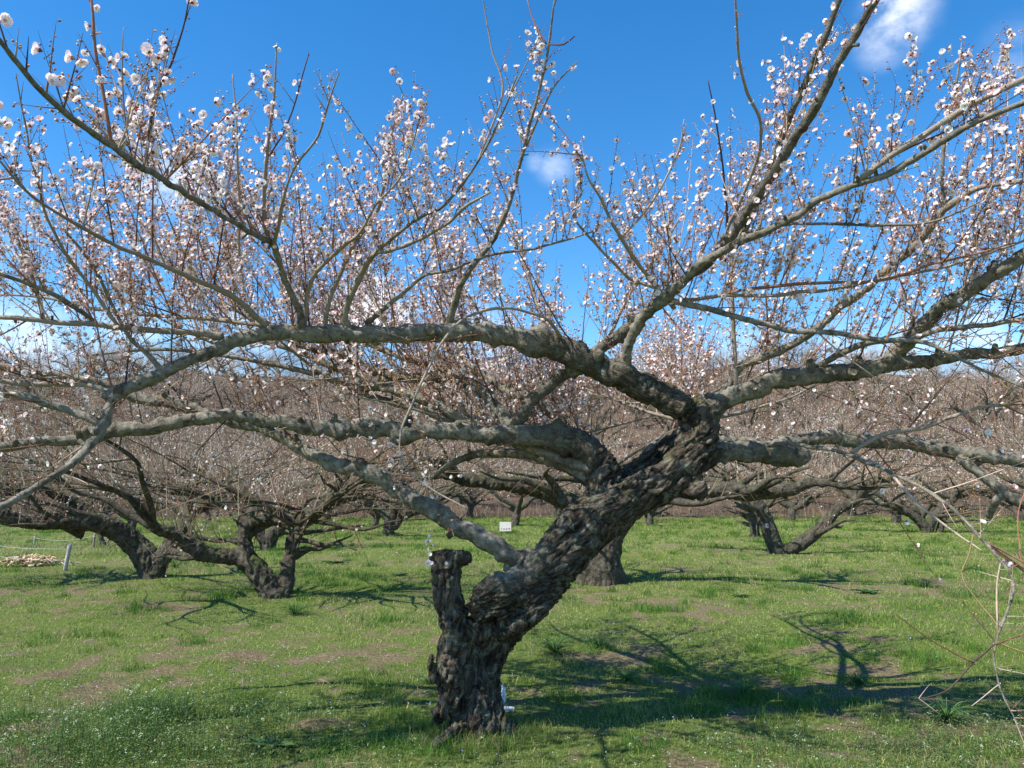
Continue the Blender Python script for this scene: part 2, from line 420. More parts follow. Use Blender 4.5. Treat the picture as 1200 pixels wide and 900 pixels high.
q3 = N(t, 'ShaderNodeTexNoise', i_Scale=.9, i_Detail=12, i_Roughness=.75); link(t, co, 'Object', q3, 'Vector'); link(t, q3, 'Fac', hr, 0)
y = N(t, 'ShaderNodeMix', data_type='RGBA'); link(t, sx, 'Blue', y, 'Factor'); link(t, x, 'Result', y, 'A'); link(t, hr, 0, y, 'B')
link(t, y, 'Result', b, 'Base Color'); b.inputs['Roughness'].default_value = 1; b.inputs['Specular IOR Level'].default_value = .05
bp = N(t, 'ShaderNodeBump', i_Strength=1.0, i_Distance=.03); link(t, q2, 'Fac', bp, 'Height'); link(t, bp, 0, b, 'Normal')
obj('ground', mkmesh('ground', V, Q, None, C, None, True, gm), kind='structure')

# ------------------------------------------------------------------ plum growth
UP = np.array([0, 0, 1.0])
TWC = [(.36, .27, .21), (.13, .065, .048), (.22, .12, .075), (.44, .35, .28), (.075, .048, .045), (.27, .12, .075), (.21, .16, .08)]


def rv(r): v = r.normal(size=3); return v / np.linalg.norm(v)


class Growth:
    """shoots, blossoms and buds of one tree"""
    def __init__(s, seed, hero=False): s.hero = hero; s.pal = TWC if hero else [(.34, .25, .18), (.22, .13, .085), (.46, .37, .28), (.28, .15, .09), (.13, .09, .065), (.25, .20, .11)]; s.r = np.random.default_rng(seed); s.tw = MB(); s.fl = []; s.bu = []; s.lf = []

    def shoot(s, p, d, L, r0, lvl, dens=1.0, sides=4, up=.35, step=.07, fl=1.0):
        r = s.r; d = d / np.linalg.norm(d); n = max(3, int(L / step)); ds = L / n; pts = [p.copy()]; dirs = [d]
        bend = rv(r) * .10
        for k in range(n):
            d = d + rv(r) * (.055 if s.hero else .085) + bend * ds * 2 + UP * up * ds * (.8 if s.hero else .5); d /= np.linalg.norm(d)
            p = p + d * ds; pts.append(p.copy()); dirs.append(d)
        pts = np.array(pts); rad = r0 * (1 - .8 * np.linspace(0, 1, n + 1) ** .9)
        tube(s.tw, np.c_[pts, rad], sides if r0 > .0022 else 3, 0, s.pal[r.integers(len(s.pal))], cap=False)
        if lvl > 0:
            m = r.poisson(L * (6.0 if s.hero else 4.6) * dens)
            for _ in range(m):
                f = r.uniform(.08, .88); k = int(f * n); q = rv(r); dd = dirs[k]; q = q - dd * q.dot(dd); q /= np.linalg.norm(q)
                l = min(L * (1 - f) * r.uniform(.35, .95) + .05, .65)
                if lvl == 1: l *= .7
                a = r.uniform(.35, .85); s.shoot(pts[k], dd * math.cos(a) + q * math.sin(a) + UP * .12, l, max(rad[k] * .6, .0011), lvl - 1, dens * .9, 3, up, step, fl)
        # flowers and buds sit on the nodes
        if s.hero and lvl >= 0 and L > .2:                      # stubby fruiting spurs
            for _ in range(int(L / .10)):
                k = r.integers(1, n); q = rv(r); dd = dirs[k]; q = q - dd * q.dot(dd); q /= np.linalg.norm(q) + 1e-9; l = r.uniform(.008, .03); e = pts[k] + (q + dd * .5) * l
                tube(s.tw, np.array([[*pts[k], .0016], [*e, .0011]]), 3, 0, TWC[r.integers(len(TWC))], cap=False)
                for _ in range(r.integers(1, 4)):
                    v = rv(r)
                    if r.random() < (.13 if e[2] > 2.8 else .08) * fl: s.fl.append((e + v * .008, v + q * .6, r.uniform(.85, 1.35)))
                    else: s.bu.append((e + v * .003, v + q * .6, r.uniform(.8, 1.6)))
        node = .036 / max(.2, fl)
        nn = int(L / node); full = r.random() ** .7
        for _ in range(nn):
            f = r.uniform(.12, 1); k = min(n, int(f * n)); q = rv(r); dd = dirs[k]; q = q - dd * q.dot(dd); q /= np.linalg.norm(q) + 1e-9
            base = pts[k] + (pts[min(k + 1, n)] - pts[k]) * (f * n - k if k < n else 0) + q * rad[k]
            u = r.random()
            if u < ((.23 if base[2] > 2.9 else .14) if s.hero else .5) * full * (1.2 - f * .5) * min(fl, 1) + .035: s.fl.append((base + q * .008, q + dd * .3 + rv(r) * .35, r.uniform(.9, 1.55)))
            elif u < .93: s.bu.append((base + (q + dd * .5) * .003, q + dd * .8, r.uniform(.8, 1.7)))
            elif r.random() < .8: s.lf.append((base, q + dd * .6, r.uniform(.6, 1.3)))

    def along(s, P4, spacing, Lr, centre, skyline=None, dens=1.0, up=.35, fl=1.0, droop=.0, lvl=2, start=.1, rmax=.007):
        r = s.r; p = P4[:, :3]; t = np.gradient(p, axis=0); t /= np.linalg.norm(t, axis=1)[:, None]
        S_ = np.concatenate([[0], np.cumsum(np.linalg.norm(np.diff(p, axis=0), axis=1))]); a = start * S_[-1]
        while a < S_[-1]:
            k = np.searchsorted(S_, a); k = min(k, len(p) - 1)
            o = p[k] - centre; o[2] = 0; o /= np.linalg.norm(o) + 1e-6
            q = rv(r); q = q - t[k] * q.dot(t[k]); q /= np.linalg.norm(q) + 1e-9
            if q[2] < -.1 and r.random() > droop: q[2] = -q[2]
            d = UP * r.uniform(.45, 1.1) + q * .55 + o * r.uniform(-.1, .45) + t[k] * r.uniform(0, .35)
            if r.random() < droop: d = o * .9 + q * .8 + UP * r.uniform(-.5, .4)
            L = r.uniform(*Lr) * (1.0 if r.random() < .6 else .45)
            if skyline is not None:
                for _ in range(6):
                    e = p[k] + d / np.linalg.norm(d) * L; pr = proj(e)
                    if pr is None or pr[1] > skyline(pr[0]): break
                    L *= .8
            if L > .08: s.shoot(p[k] + q * P4[k, 3] * .6, d, L, min(.0015 + .0034 * L + r.uniform(0, .0015), rmax), lvl, dens, 5, up, .07, fl)
            a += spacing * r.exponential(1) * .8 + spacing * .2


def orient(dirs, rs):
    d = dirs / (np.linalg.norm(dirs, axis=1)[:, None] + 1e-9); h = rs.normal(size=d.shape); a = np.cross(d, h); a /= np.linalg.norm(a, axis=1)[:, None] + 1e-9
    return np.stack([a, np.cross(d, a), d], -1)     # columns


def scatter(V, Q, T, C, items, rs, vary=.08, pal=None):
    if not items: return None
    pos = np.array([i[0] for i in items]); dr = np.array([i[1] for i in items]); sc = np.array([i[2] for i in items])
    R = orient(dr, rs); W_ = np.einsum('nij,vj->nvi', R, V) * sc[:, None, None] + pos[:, None, :]
    n = len(items); off = (np.arange(n) * len(V))[:, None, None]
    c = np.clip(C[None] * (1 + rs.normal(size=(n, 1, 1)) * vary), 0, .95)
    if pal is not None: c = np.clip(c * np.array(pal)[rs.integers(len(pal), size=n)][:, None, :], 0, .95)
    mbb = MB(); mbb.V = [W_.reshape(-1, 3)]; mbb.C = [c.reshape(-1, 3)]; mbb.U = [np.zeros((n * len(V), 2))]; mbb.n = n * len(V)
    if Q is not None and len(Q): mbb.Q = [(Q[None] + off).reshape(-1, 4)]
    if T is not None and len(T): mbb.T = [(T[None] + off).reshape(-1, 3)]
    return mbb


def blossom_geo(hi=True):
    """plum blossom, opening towards +Z, about 26 mm across"""
    V = []; Q = []; T = []; C = []
    rad = .0135
    for ringi in range(2 if hi else 1):
        for k in range(5):
            a = 2 * math.pi * (k + .5 * ringi) / 5; ca, sa = math.cos(a), math.sin(a); R = rad * (1 - .28 * ringi); lift = .0022 + .0028 * ringi
            prof = [(.08, .06, 0, .2), (.42, .44, .10, 1), (.80, .56, .34, 1), (.98, .34, .58, 1)] if hi else [(.05, .08, 0, 1), (.55, .48, .2, 1), (1.0, .24, .34, 1)]
            b0 = len(V)
            for (rr, hw, z, w) in prof:
                for sg in (-1, 1):
                    xx, yy = rr * R, sg * hw * R; zz = z * R + lift + abs(sg) * .10 * R * rr
                    V.append((ca * xx - sa * yy, sa * xx + ca * yy, zz)); C.append((.97, .865, .86) if rr > .3 else (.80, .42, .38))
            for m in range(len(prof) - 1):
                i0 = b0 + 2 * m; Q.append((i0, i0 + 1, i0 + 3, i0 + 2))
    # stamens (a small golden tuft) and the red calyx
    b0 = len(V); n = 5
    for k in range(n): a = 2 * math.pi * k / n; V.append((.0042 * math.cos(a), .0042 * math.sin(a), .0066)); C.append((.85, .66, .42))
    V.append((0, 0, .0035)); C.append((.78, .50, .38))
    for k in range(n): T.append((b0 + k, b0 + (k + 1) % n, b0 + n))
    b0 = len(V)
    for k in range(n): a = 2 * math.pi * k / n; V.append((.0050 * math.cos(a), .0050 * math.sin(a), .0018)); C.append((.30, .055, .05))
    V.append((0, 0, -.006)); C.append((.20, .08, .04))
    for k in range(n): T.append((b0 + (k + 1) % n, b0 + k, b0 + n))
    return np.array(V), np.array(Q), np.array(T), np.array(C)


def far_geo():
    a = np.linspace(0, 2 * math.pi, 5, endpoint=False)
    V = np.vstack([np.c_[.0135 * np.cos(a), .0135 * np.sin(a), np.full(5, .006)], [[0, 0, -.002]]])
    return V, np.zeros((0, 4), int), np.array([(k, (k + 1) % 5, 5) for k in range(5)]), np.vstack([np.tile((.90, .84, .78), (5, 1)), [(.60, .40, .28)]])


def bud_geo(col, l=.0085, w=.0034):
    V = [(0, 0, -.001)]; a = [2 * math.pi * k / 4 for k in range(4)]
    V += [(w * math.cos(q), w * math.sin(q), l * .5) for q in a] + [(0, 0, l)]
    T = [(0, 1 + (k + 1) % 4, 1 + k) for k in range(4)] + [(5, 1 + k, 1 + (k + 1) % 4) for k in range(4)]
    c = np.tile(np.array(col), (6, 1)); c[5] = (.80, .50, .50); c[0] = (.12, .05, .035)
    return np.array(V), np.zeros((0, 4), int), np.array(T), c


def leaf_geo():
    V = np.array([(0, 0, 0), (.004, 0, .010), (0, .0015, .022), (-.004, 0, .010)]); return V, np.array([(0, 1, 2, 3)]), np.zeros((0, 3), int), np.tile((.42, .15, .05), (4, 1))


BL = blossom_geo(True); BL_LO = blossom_geo(False); FG = far_geo(); BG = bud_geo((.42, .13, .13)); LG = leaf_geo()

# ------------------------------------------------------------------ the big plum tree in front
root_pt = P(565, 855, BASE_D)
hero = empty('plum_tree', (float(root_pt[0]), BASE_D, 0.0), 'large old plum tree in front with a thick leaning gnarled trunk and wide blossoming limbs', 'tree')


def T4(l): return np.array([[*P(x, y, D), r * D / F] for (x, y, D, r) in l])


def union(name, chains, voxel, mat, disp, young=None):
    mbb = MB()
    for c in chains:
        p4 = catmull(c, .03) if len(c) > 1 else None
        tube(mbb, p4, 16)
        for q in (p4[0], p4[-1]):                              # rounded ends
            th = np.linspace(0, math.pi, 9)[:, None]; ph = np.linspace(0, 2 * math.pi, 16, endpoint=False)[None]
            Sx = np.stack([np.sin(th) * np.cos(ph), np.sin(th) * np.sin(ph), np.cos(th) * np.ones_like(ph)], -1).reshape(-1, 3) * q[3] * .98 + q[:3]
            ii = np.arange(8)[:, None] * 16; jj = np.arange(16)[None]; jn = (jj + 1) % 16
            mbb.add(Sx, np.stack([ii + jj, ii + 16 + jj, ii + 16 + jn, ii + jn], -1).reshape(-1, 4))
    me = mbb.mesh('tmp', None); o = bpy.data.objects.new('tmp', me); COL.objects.link(o)
    md = o.modifiers.new('r', 'REMESH'); md.mode = 'VOXEL'; md.voxel_size = voxel
    sm_ = o.modifiers.new('s', 'SMOOTH'); sm_.factor = .5; sm_.iterations = 4
    dg = bpy.context.evaluated_depsgraph_get(); ev = o.evaluated_get(dg); m2 = bpy.data.meshes.new_from_object(ev)
    n = len(m2.vertices); co_ = np.empty(n * 3, np.float32); m2.vertices.foreach_get('co', co_); co_ = co_.reshape(-1, 3).astype(float)
    no = np.empty(n * 3, np.float32); m2.vertex_normals.foreach_get('vector', no); no = no.reshape(-1, 3)
    age = np.ones(n)
    if young is not None:
        dd = np.min(np.linalg.norm(co_[:, None] - np.array(young)[None], axis=2), axis=1); age = np.clip((dd - .05) / .38, 0, 1)
        at_ = m2.attributes.new('tint', 'FLOAT_COLOR', 'POINT'); at_.data.foreach_set('color', np.stack([age, 0 * age, age, np.ones(n)], 1).astype(np.float32).ravel())
    co_ += no * (disp(co_) * (.35 + .65 * age))[:, None]
    m2.vertices.foreach_set('co', co_.astype(np.float32).ravel()); m2.update()
    m2.polygons.foreach_set('use_smooth', np.ones(len(m2.polygons), bool))
    if young is not None:
        q_, al_ = wood_axis(co_); setflow(m2, q_)
        zt = P(525, 643, 5.36)[2]; st_ = (co_[:, 0] < P(556, 650, 5.36)[0]) & (co_[:, 2] > zt - .02); co_[st_, 2] = zt - .02 + (co_[st_, 2] - zt + .02) * .30   # the sawn face
        m2.vertices.foreach_set('co', co_.astype(np.float32).ravel()); m2.update()
    m2.materials.clear(); m2.materials.append(mat); m2.name = name
    bpy.data.objects.remove(o); bpy.data.meshes.remove(me)
    return m2


def wood_axis(p):
    k = np.clip((p[:, 2] - .75) / .3, 0, 1) * np.clip((p[:, 0] + .38) / .15, 0, 1)     # the low trunk and the stub grow upwards, the upper trunk leans right
    ax = np.stack([.12 + .70 * k, 0 * k, 1 - .38 * k], 1); ax /= np.linalg.norm(ax, axis=1)[:, None]
    al = (p * ax).sum(1)[:, None] * ax; w_ = .035 * np.stack([vn3(p * 5 + 3), vn3(p * 5 + 30), vn3(p * 5 + 60)], 1)
    return (p - al) + al * .34 + w_, al


def trunk_disp(p):
    q, al = wood_axis(p)
    ridge = 1 - np.abs(fbm(q * 15, 3)) * 2.4
    ridge2 = 1 - np.abs(vn3(q * 38 + 3)) * 2
    crack = -np.clip(.20 - np.abs(fbm(q * 22 + 9, 2)), 0, 1) * .12
    return -.006 + .015 * fbm(p * 5, 2) + .017 * ridge + .007 * ridge2 + crack + .008 * np.clip(vn3(p * 13 + 5), 0, 1) + .0045 * vn3(p * 55) + .003 * vn3(p * 110)


TR = 5.45
trunk_chains = [
    [(563, 875, TR, 33), (562, 852, TR, 29), (563, 828, 5.47, 23), (567, 800, 5.50, 21), (573, 768, 5.52, 21), (588, 738, 5.52, 26), (608, 708, 5.46, 32), (632, 682, 5.44, 33),
     (658, 650, 5.42, 32), (682, 620, 5.44, 30), (706, 600, 5.46, 28), (745, 580, 5.48, 24), (785, 562, 5.5, 25), (810, 532, 5.5, 24), (822, 500, 5.5, 24), (818, 484, 5.5, 21)],
    [(690, 612, 5.5, 22), (706, 578, 5.55, 23), (704, 545, 5.58, 20), (684, 520, 5.6, 14), (655, 514, 5.6, 11)],
    [(822, 500, 5.5, 21), (800, 478, 5.48, 17), (765, 460, 5.46, 15), (735, 445, 5.44, 14)],
    [(825, 492, 5.5, 17), (845, 470, 5.52, 12), (862, 460, 5.52, 9)],
    [(800, 545, 5.6, 16), (850, 530, 5.75, 12), (880, 530, 5.8, 10)],
    [(700, 600, 5.5, 19), (735, 560, 5.7, 14), (790, 517, 5.85, 10)],
    [(800, 568, 5.42, 14), (817, 574, 5.36, 12)],
    [(608, 656, 5.34, 12), (590, 646, 5.33, 9)],
    [(556, 712, 5.33, 10), (566, 697, 5.29, 15), (584, 686, 5.27, 17)], [(590, 694, 5.26, 19), (606, 678, 5.28, 15)], [(622, 684, 5.27, 15), (632, 664, 5.30, 17), (648, 645, 5.32, 12)],
    [(562, 722, 5.32, 9), (580, 712, 5.27, 9), (588, 720, 5.28, 8)], [(612, 702, 5.25, 10), (628, 698, 5.26, 12), (640, 684, 5.28, 12)], [(600, 664, 5.36, 12), (618, 652, 5.36, 12)],
    [(592, 742, 5.34, 8), (610, 729, 5.28, 12), (630, 716, 5.26, 12), (645, 700, 5.32, 10)],
    [(668, 652, 5.50, 24), (692, 628, 5.52, 21), (722, 606, 5.52, 18)],
    [(530, 805, 5.40, 19), (531, 768, 5.38, 19), (535, 738, 5.36, 18.5), (526, 704, 5.36, 17), (523, 675, 5.36, 17.5), (524, 655, 5.36, 19)],
    [(516, 655, 5.36, 13), (530, 649, 5.33, 14), (543, 653, 5.34, 11)], [(552, 735, 5.46, 15), (551, 765, 5.47, 17), (549, 800, 5.47, 18), (548, 840, 5.47, 19), (545, 870, 5.47, 20)],
    [(532, 742, 5.36, 15), (556, 740, 5.42, 17), (588, 735, 5.48, 22)],
    [(540, 852, 5.42, 14), (534, 815, 5.38, 12), (524, 785, 5.32, 11)], [(512, 800, 5.30, 6), (506, 778, 5.28, 5.5), (507, 766, 5.28, 3)],
    [(516, 838, 5.34, 11), (532, 808, 5.34, 15), (527, 780, 5.30, 15)], [(588, 866, 5.42, 13), (579, 822, 5.46, 11)], [(560, 872, 5.30, 12), (560, 835, 5.36, 13), (562, 800, 5.42, 10)],
    [(512, 872, 5.10, 6), (545, 850, 5.35, 11)], [(625, 862, 5.6, 5), (590, 850, 5.5, 10)],
]
for c_ in trunk_chains:
    for k_, q_ in enumerate(c_): c_[k_] = (q_[0], q_[1], q_[2], q_[3] * .93 - 1.0)
YOUNG = [P(655, 514, 5.6), P(735, 445, 5.44), P(862, 460, 5.52), P(880, 530, 5.8), P(590, 646, 5.33)]
tm = union('trunk', [T4(c) for c in trunk_chains], .0105, M_HERO, trunk_disp, YOUNG)
part('trunk', tm, hero)

LIMBS = {  # px, py, distance, radius in px
 'A': [(800, 480, 5.48, 19), (765, 459, 5.46, 17), (735, 445, 5.44, 17), (700, 427, 5.42, 16), (655, 407, 5.38, 16), (610, 397, 5.32, 13), (560, 390, 5.25, 12), (500, 391, 5.15, 11.5), (433, 392, 5.05, 10.5),
       (380, 392, 4.95, 11), (330, 391, 4.88, 9), (290, 396, 4.82, 8.5), (262, 405, 4.76, 8.5), (213, 427, 4.66, 8), (167, 447, 4.55, 9), (132, 461, 4.5, 8.5), (122, 463, 4.5, 5)],
 'A_down': [(138, 458, 4.5, 7), (128, 477, 4.45, 5.5), (118, 503, 4.4, 6), (100, 528, 4.3, 5), (77, 549, 4.2, 4.5), (40, 572, 4.05, 4.5), (0, 594, 3.9, 4.5), (-60, 622, 3.7, 4)],
 'A_l1': [(128, 460, 4.5, 4), (110, 453, 4.5, 3.5), (83, 450, 4.5, 3.4), (33, 450, 4.45, 3.4), (-10, 446, 4.4, 3), (-80, 450, 4.3, 2.5)],
 'A_l2': [(122, 500, 4.42, 5), (100, 490, 4.4, 5.2), (80, 481, 4.4, 5.2), (43, 470, 4.35, 5), (0, 459, 4.3, 5), (-70, 445, 4.2, 4)],
 'B': [(700, 545, 5.6, 14), (684, 526, 5.6, 16), (650, 514, 5.6, 15), (600, 508, 5.58, 13), (533, 507, 5.55, 11), (467, 504, 5.5, 11), (400, 503, 5.45, 10.5), (360, 501, 5.42, 10), (325, 494, 5.4, 9), (283, 487, 5.36, 7.5),
       (233, 491, 5.32, 8), (183, 500, 5.28, 8.5), (140, 505, 5.22, 9), (100, 514, 5.18, 7), (50, 517, 5.1, 6), (0, 523, 5.0, 6), (-70, 528, 4.9, 5)],
 'C': [(612, 656, 5.36, 12), (590, 645, 5.34, 10.5), (560, 629, 5.36, 11), (520, 605, 5.40, 11), (483, 584, 5.44, 11), (450, 561, 5.48, 10.5), (427, 551, 5.5, 10), (400, 548, 5.54, 8.5), (367, 532, 5.6, 8.5), (333, 513, 5.68, 7.5),
       (300, 500, 5.74, 7), (260, 490, 5.78, 6.5), (233, 482, 5.8, 6.5), (213, 475, 5.8, 7), (187, 470, 5.8, 7), (153, 463, 5.8, 6.5), (110, 446, 5.75, 5), (67, 440, 5.7, 4.5), (27, 433, 5.6, 4), (-50, 420, 5.5, 3)],
 'E': [(830, 488, 5.5, 15), (845, 472, 5.52, 13), (870, 458, 5.5, 12), (900, 450, 5.48, 11.5), (933, 443, 5.45, 11.5), (1000, 435, 5.36, 10.5), (1050, 427, 5.3, 10), (1100, 421, 5.2, 7.5), (1150, 415, 5.1, 7), (1200, 409, 5.0, 7), (1290, 400, 4.8, 6)],
 'F': [(1040, 428, 5.3, 9), (1050, 414, 5.28, 9.5), (1063, 403, 5.2, 9.5), (1083, 377, 5.05, 9), (1117, 351, 4.85, 9), (1167, 320, 4.6, 8.5), (1205, 296, 4.45, 8), (1280, 250, 4.2, 7)],
 'G': [(800, 545, 5.65, 13), (843, 531, 5.75, 12), (875, 528, 5.8, 13), (910, 531, 5.83, 13.5), (934, 533, 5.85, 13), (943, 533, 5.85, 9), (945, 533, 5.85, 4)],
 'H': [(740, 560, 5.75, 12), (790, 515, 5.95, 10), (860, 518, 6.0, 8), (910, 522, 6.05, 8), (943, 513, 6.1, 8), (987, 514, 6.15, 9), (1030, 518, 6.15, 8.5), (1067, 520, 6.15, 8.5), (1117, 529, 6.1, 8.5), (1160, 536, 6.0, 8), (1200, 538, 5.95, 8), (1290, 545, 5.8, 7)],
 'H_down': [(1117, 529, 6.1, 5), (1130, 542, 6.05, 6), (1153, 560, 6.0, 6), (1177, 577, 5.95, 7), (1200, 588, 5.9, 7), (1270, 610, 5.8, 6)],
 'H_leg': [(1177, 577, 5.95, 5), (1165, 590, 6.0, 5), (1160, 606, 6.1, 4)],
 'J': [(890, 524, 5.8, 4), (915, 520, 5.7, 4.4), (950, 523, 5.5, 4.4), (987, 531, 5.3, 4), (1033, 550, 5.0, 3.6), (1083, 573, 4.7, 3.8), (1120, 599, 4.45, 3.8), (1143, 623, 4.3, 4), (1167, 651, 4.15, 3.6), (1187, 680, 4.05, 3),
       (1183, 707, 4.0, 2.8), (1170, 743, 3.95, 2.8), (1164, 760, 3.92, 2.4), (1162, 772, 3.9, 2.2), (1167, 793, 3.85, 2), (1177, 817, 3.8, 1.8), (1197, 858, 3.75, 1.4), (1212, 885, 3.7, 1)],
 'J1': [(1165, 755, 3.93, 2), (1147, 770, 3.93, 2.2), (1137, 779, 3.9, 2.2), (1113, 806, 3.85, 1.9), (1095, 815, 3.82, 1.5), (1078, 818, 3.8, 1)],
 'J2': [(1138, 778, 3.9, 1.8), (1110, 760, 3.86, 1.5), (1077, 740, 3.8, 1.2), (1047, 718, 3.75, .9)],
 'J3': [(1142, 626, 4.3, 1.8), (1133, 650, 4.28, 1.8), (1128, 671, 4.25, 1.7), (1133, 687, 4.22, 1.6), (1147, 705, 4.18, 1.5), (1163, 724, 4.1, 1.5), (1170, 735, 4.02, 1.5)],
 'J4': [(1172, 660, 4.12, 1.8), (1169, 685, 4.1, 2), (1168, 707, 4.06, 2.2), (1170, 743, 3.97, 2.4)],
 'J5': [(1165, 757, 3.92, 1.8), (1180, 750, 3.85, 1.7), (1205, 742, 3.8, 1.5), (1240, 735, 3.7, 1)],
 'J6': [(1155, 636, 4.22, 2.6), (1180, 648, 4.2, 2.4), (1205, 662, 4.15, 2.2), (1250, 690, 4.1, 1.6)],
 'J7': [(1172, 800, 3.83, 1.3), (1158, 812, 3.85, 1.2), (1140, 826, 3.87, .9)], 'J8': [(1177, 817, 3.8, 1.3), (1190, 828, 3.75, 1.2), (1215, 838, 3.7, .9)],
 'J9': [(1206, 472, 4.8, 1.6), (1203, 520, 4.6, 1.6), (1200, 570, 4.4, 1.6), (1193, 610, 4.35, 1.6), (1196, 650, 4.3, 1.3), (1199, 680, 4.25, 1)],
 'O': [(997, 532, 5.3, 2.6), (1033, 510, 5.2, 3), (1083, 500, 5.1, 3), (1120, 487, 5.0, 2.6), (1153, 477, 4.9, 2.4), (1205, 472, 4.8, 2.2), (1270, 460, 4.6, 1.8)],
 'O2': [(1000, 530, 5.3, 2), (1040, 552, 5.1, 2.3), (1075, 590, 4.9, 2.0), (1120, 625, 4.8, 1.6), (1150, 645, 4.7, 1)],
 'K': [(733, 440, 5.42, 8), (733, 425, 5.38, 6.5), (736, 405, 5.3, 6), (747, 383, 5.2, 6.5), (760, 364, 5.1, 7), (775, 349, 5.0, 8.5), (800, 331, 4.85, 6), (827, 305, 4.7, 5.5), (867, 284, 4.5, 5), (910, 264, 4.3, 5), (940, 249, 4.2, 4.6),
       (960, 233, 4.1, 4.5), (1000, 218, 3.95, 4.6), (1047, 200, 3.8, 4.4), (1100, 168, 3.6, 4.3), (1150, 141, 3.45, 4), (1205, 119, 3.3, 4), (1290, 90, 3.1, 3)],
 'K2': [(1000, 215, 3.95, 3.6), (1033, 190, 3.8, 4.2), (1083, 158, 3.65, 4.2), (1133, 127, 3.5, 4), (1205, 90, 3.35, 4), (1280, 60, 3.2, 3)],
 'L': [(585, 510, 5.6, 11), (600, 498, 5.62, 9.5), (633, 462, 5.62, 7.5), (663, 438, 5.6, 7), (700, 411, 5.55, 6.5), (737, 384, 5.45, 7), (775, 352, 5.2, 6), (812, 322, 4.95, 6), (850, 287, 4.7, 6.2), (875, 250, 4.5, 6), (900, 213, 4.3, 6),
       (940, 147, 4.0, 6), (973, 93, 3.8, 5.6), (1000, 43, 3.65, 5.4), (1027, -2, 3.5, 5.2), (1070, -70, 3.3, 4)],
 'L2': [(862, 290, 4.68, 4.5), (877, 262, 4.6, 4.6), (907, 187, 4.4, 4.4), (925, 140, 4.25, 4.4), (943, 100, 4.15, 4.4), (967, 40, 4.0, 4.4), (985, -5, 3.9, 4), (1010, -70, 3.8, 3)],
 'N': [(775, 347, 5.0, 4), (800, 355, 4.95, 4), (835, 363, 4.9, 4), (867, 372, 4.85, 4), (927, 387, 4.75, 3.8), (973, 390, 4.7, 3.6), (1030, 397, 4.6, 3.4), (1083, 402, 4.5, 3), (1117, 417, 4.4, 2.4), (1150, 433, 4.35, 2), (1185, 448, 4.3, 1.5), (1240, 470, 4.2, 1)],
 'Q1': [(800, 352, 5.1, 2.4), (850, 347, 5.0, 2.6), (917, 345, 4.9, 2.6), (987, 337, 4.8, 2.5), (1045, 325, 4.7, 2.3), (1110, 312, 4.5, 2), (1180, 290, 4.35, 1.8), (1250, 262, 4.2, 1.3)],
 'Q2': [(850, 345, 5.0, 1.8), (880, 338, 4.9, 2.4), (943, 332, 4.8, 2.4), (1033, 328, 4.6, 2.2), (1090, 310, 4.5, 2), (1133, 300, 4.4, 1.6), (1190, 285, 4.3, 1.2)],
 'Q3': [(850, 300, 4.9, 2.2), (840, 285, 4.8, 2), (900, 267, 4.7, 2), (960, 262, 4.55, 2.2), (1030, 264, 4.4, 2.2), (1090, 260, 4.3, 1.8), (1140, 240, 4.2, 1.4), (1190, 215, 4.1, 1.1)],
 'R1': [(848, 462, 5.55, 5), (867, 432, 5.5, 5), (900, 416, 5.4, 5.2), (950, 390, 5.2, 5), (987, 357, 5.0, 5), (1017, 337, 4.9, 4.6), (1047, 310, 4.8, 4.4), (1080, 280, 4.65, 4.6), (1107, 247, 4.5, 4.8), (1133, 228, 4.4, 4), (1157, 218, 4.3, 3.5), (1205, 211, 4.1, 3.2), (1280, 200, 3.9, 2.4)],
 'R2': [(1107, 247, 4.5, 3), (1104, 215, 4.45, 2.8), (1106, 180, 4.4, 2.6), (1115, 130, 4.35, 2.2), (1125, 70, 4.3, 1.4)],
 'S1': [(958, 430, 5.4, 4.5), (985, 414, 5.3, 4.4), (1010, 404, 5.2, 4.2), (1035, 400, 5.1, 4), (1067, 397, 5.0, 3.8), (1100, 387, 4.9, 3.6), (1150, 381, 4.8, 3.4), (1205, 373, 4.6, 3.2), (1280, 365, 4.4, 2.5)],
 'S2': [(862, 452, 5.5, 3.2), (861, 410, 5.45, 3), (859, 367, 5.4, 2.8), (858, 300, 5.3, 2.4), (858, 255, 5.2, 1.8)],
 'S3': [(845, 305, 4.85, 2.2), (852, 270, 4.7, 2.4), (872, 225, 4.5, 2.5), (890, 178, 4.3, 2.5), (890, 140, 4.1, 2.3), (875, 105, 3.95, 2.2), (866, 67, 3.8, 2), (862, 0, 3.6, 1.6), (863, -50, 3.5, 1)],
 'W': [(527, 383, 5.22, 5.5), (529, 365, 5.15, 5), (537, 340, 5.05, 4.4), (551, 316, 4.95, 3.8), (573, 287, 4.85, 3.6), (588, 258, 4.75, 3.4), (603, 217, 4.65, 3), (617, 160, 4.5, 2.5), (628, 122, 4.4, 2.2), (638, 80, 4.3, 1.9), (645, 40, 4.2, 1.6), (650, 5, 4.1, 1.2), (653, -15, 4.1, .8)],
 'W2': [(643, 52, 4.2, 1.2), (660, 52, 4.15, 1.3), (673, 42, 4.1, 1)], 'W3': [(641, 52, 4.2, 1.1), (628, 30, 4.2, 1.1), (618, 0, 4.2, .9)],
 'W4': [(608, 190, 4.6, 2), (640, 120, 4.4, 1.6), (655, 95, 4.35, 1.2), (676, 72, 4.3, .8)],
 'V': [(657, 395, 5.3, 3), (645, 378, 5.1, 2.3), (633, 370, 5.0, 2), (600, 362, 4.85, 2.1), (565, 365, 4.7, 2), (540, 376, 4.6, 1.9), (517, 403, 4.5, 1.9), (497, 443, 4.45, 1.9), (480, 480, 4.42, 1.7), (470, 507, 4.4, 1.5), (473, 543, 4.38, 1.4), (500, 570, 4.36, 1.2), (550, 597, 4.3, .8)],
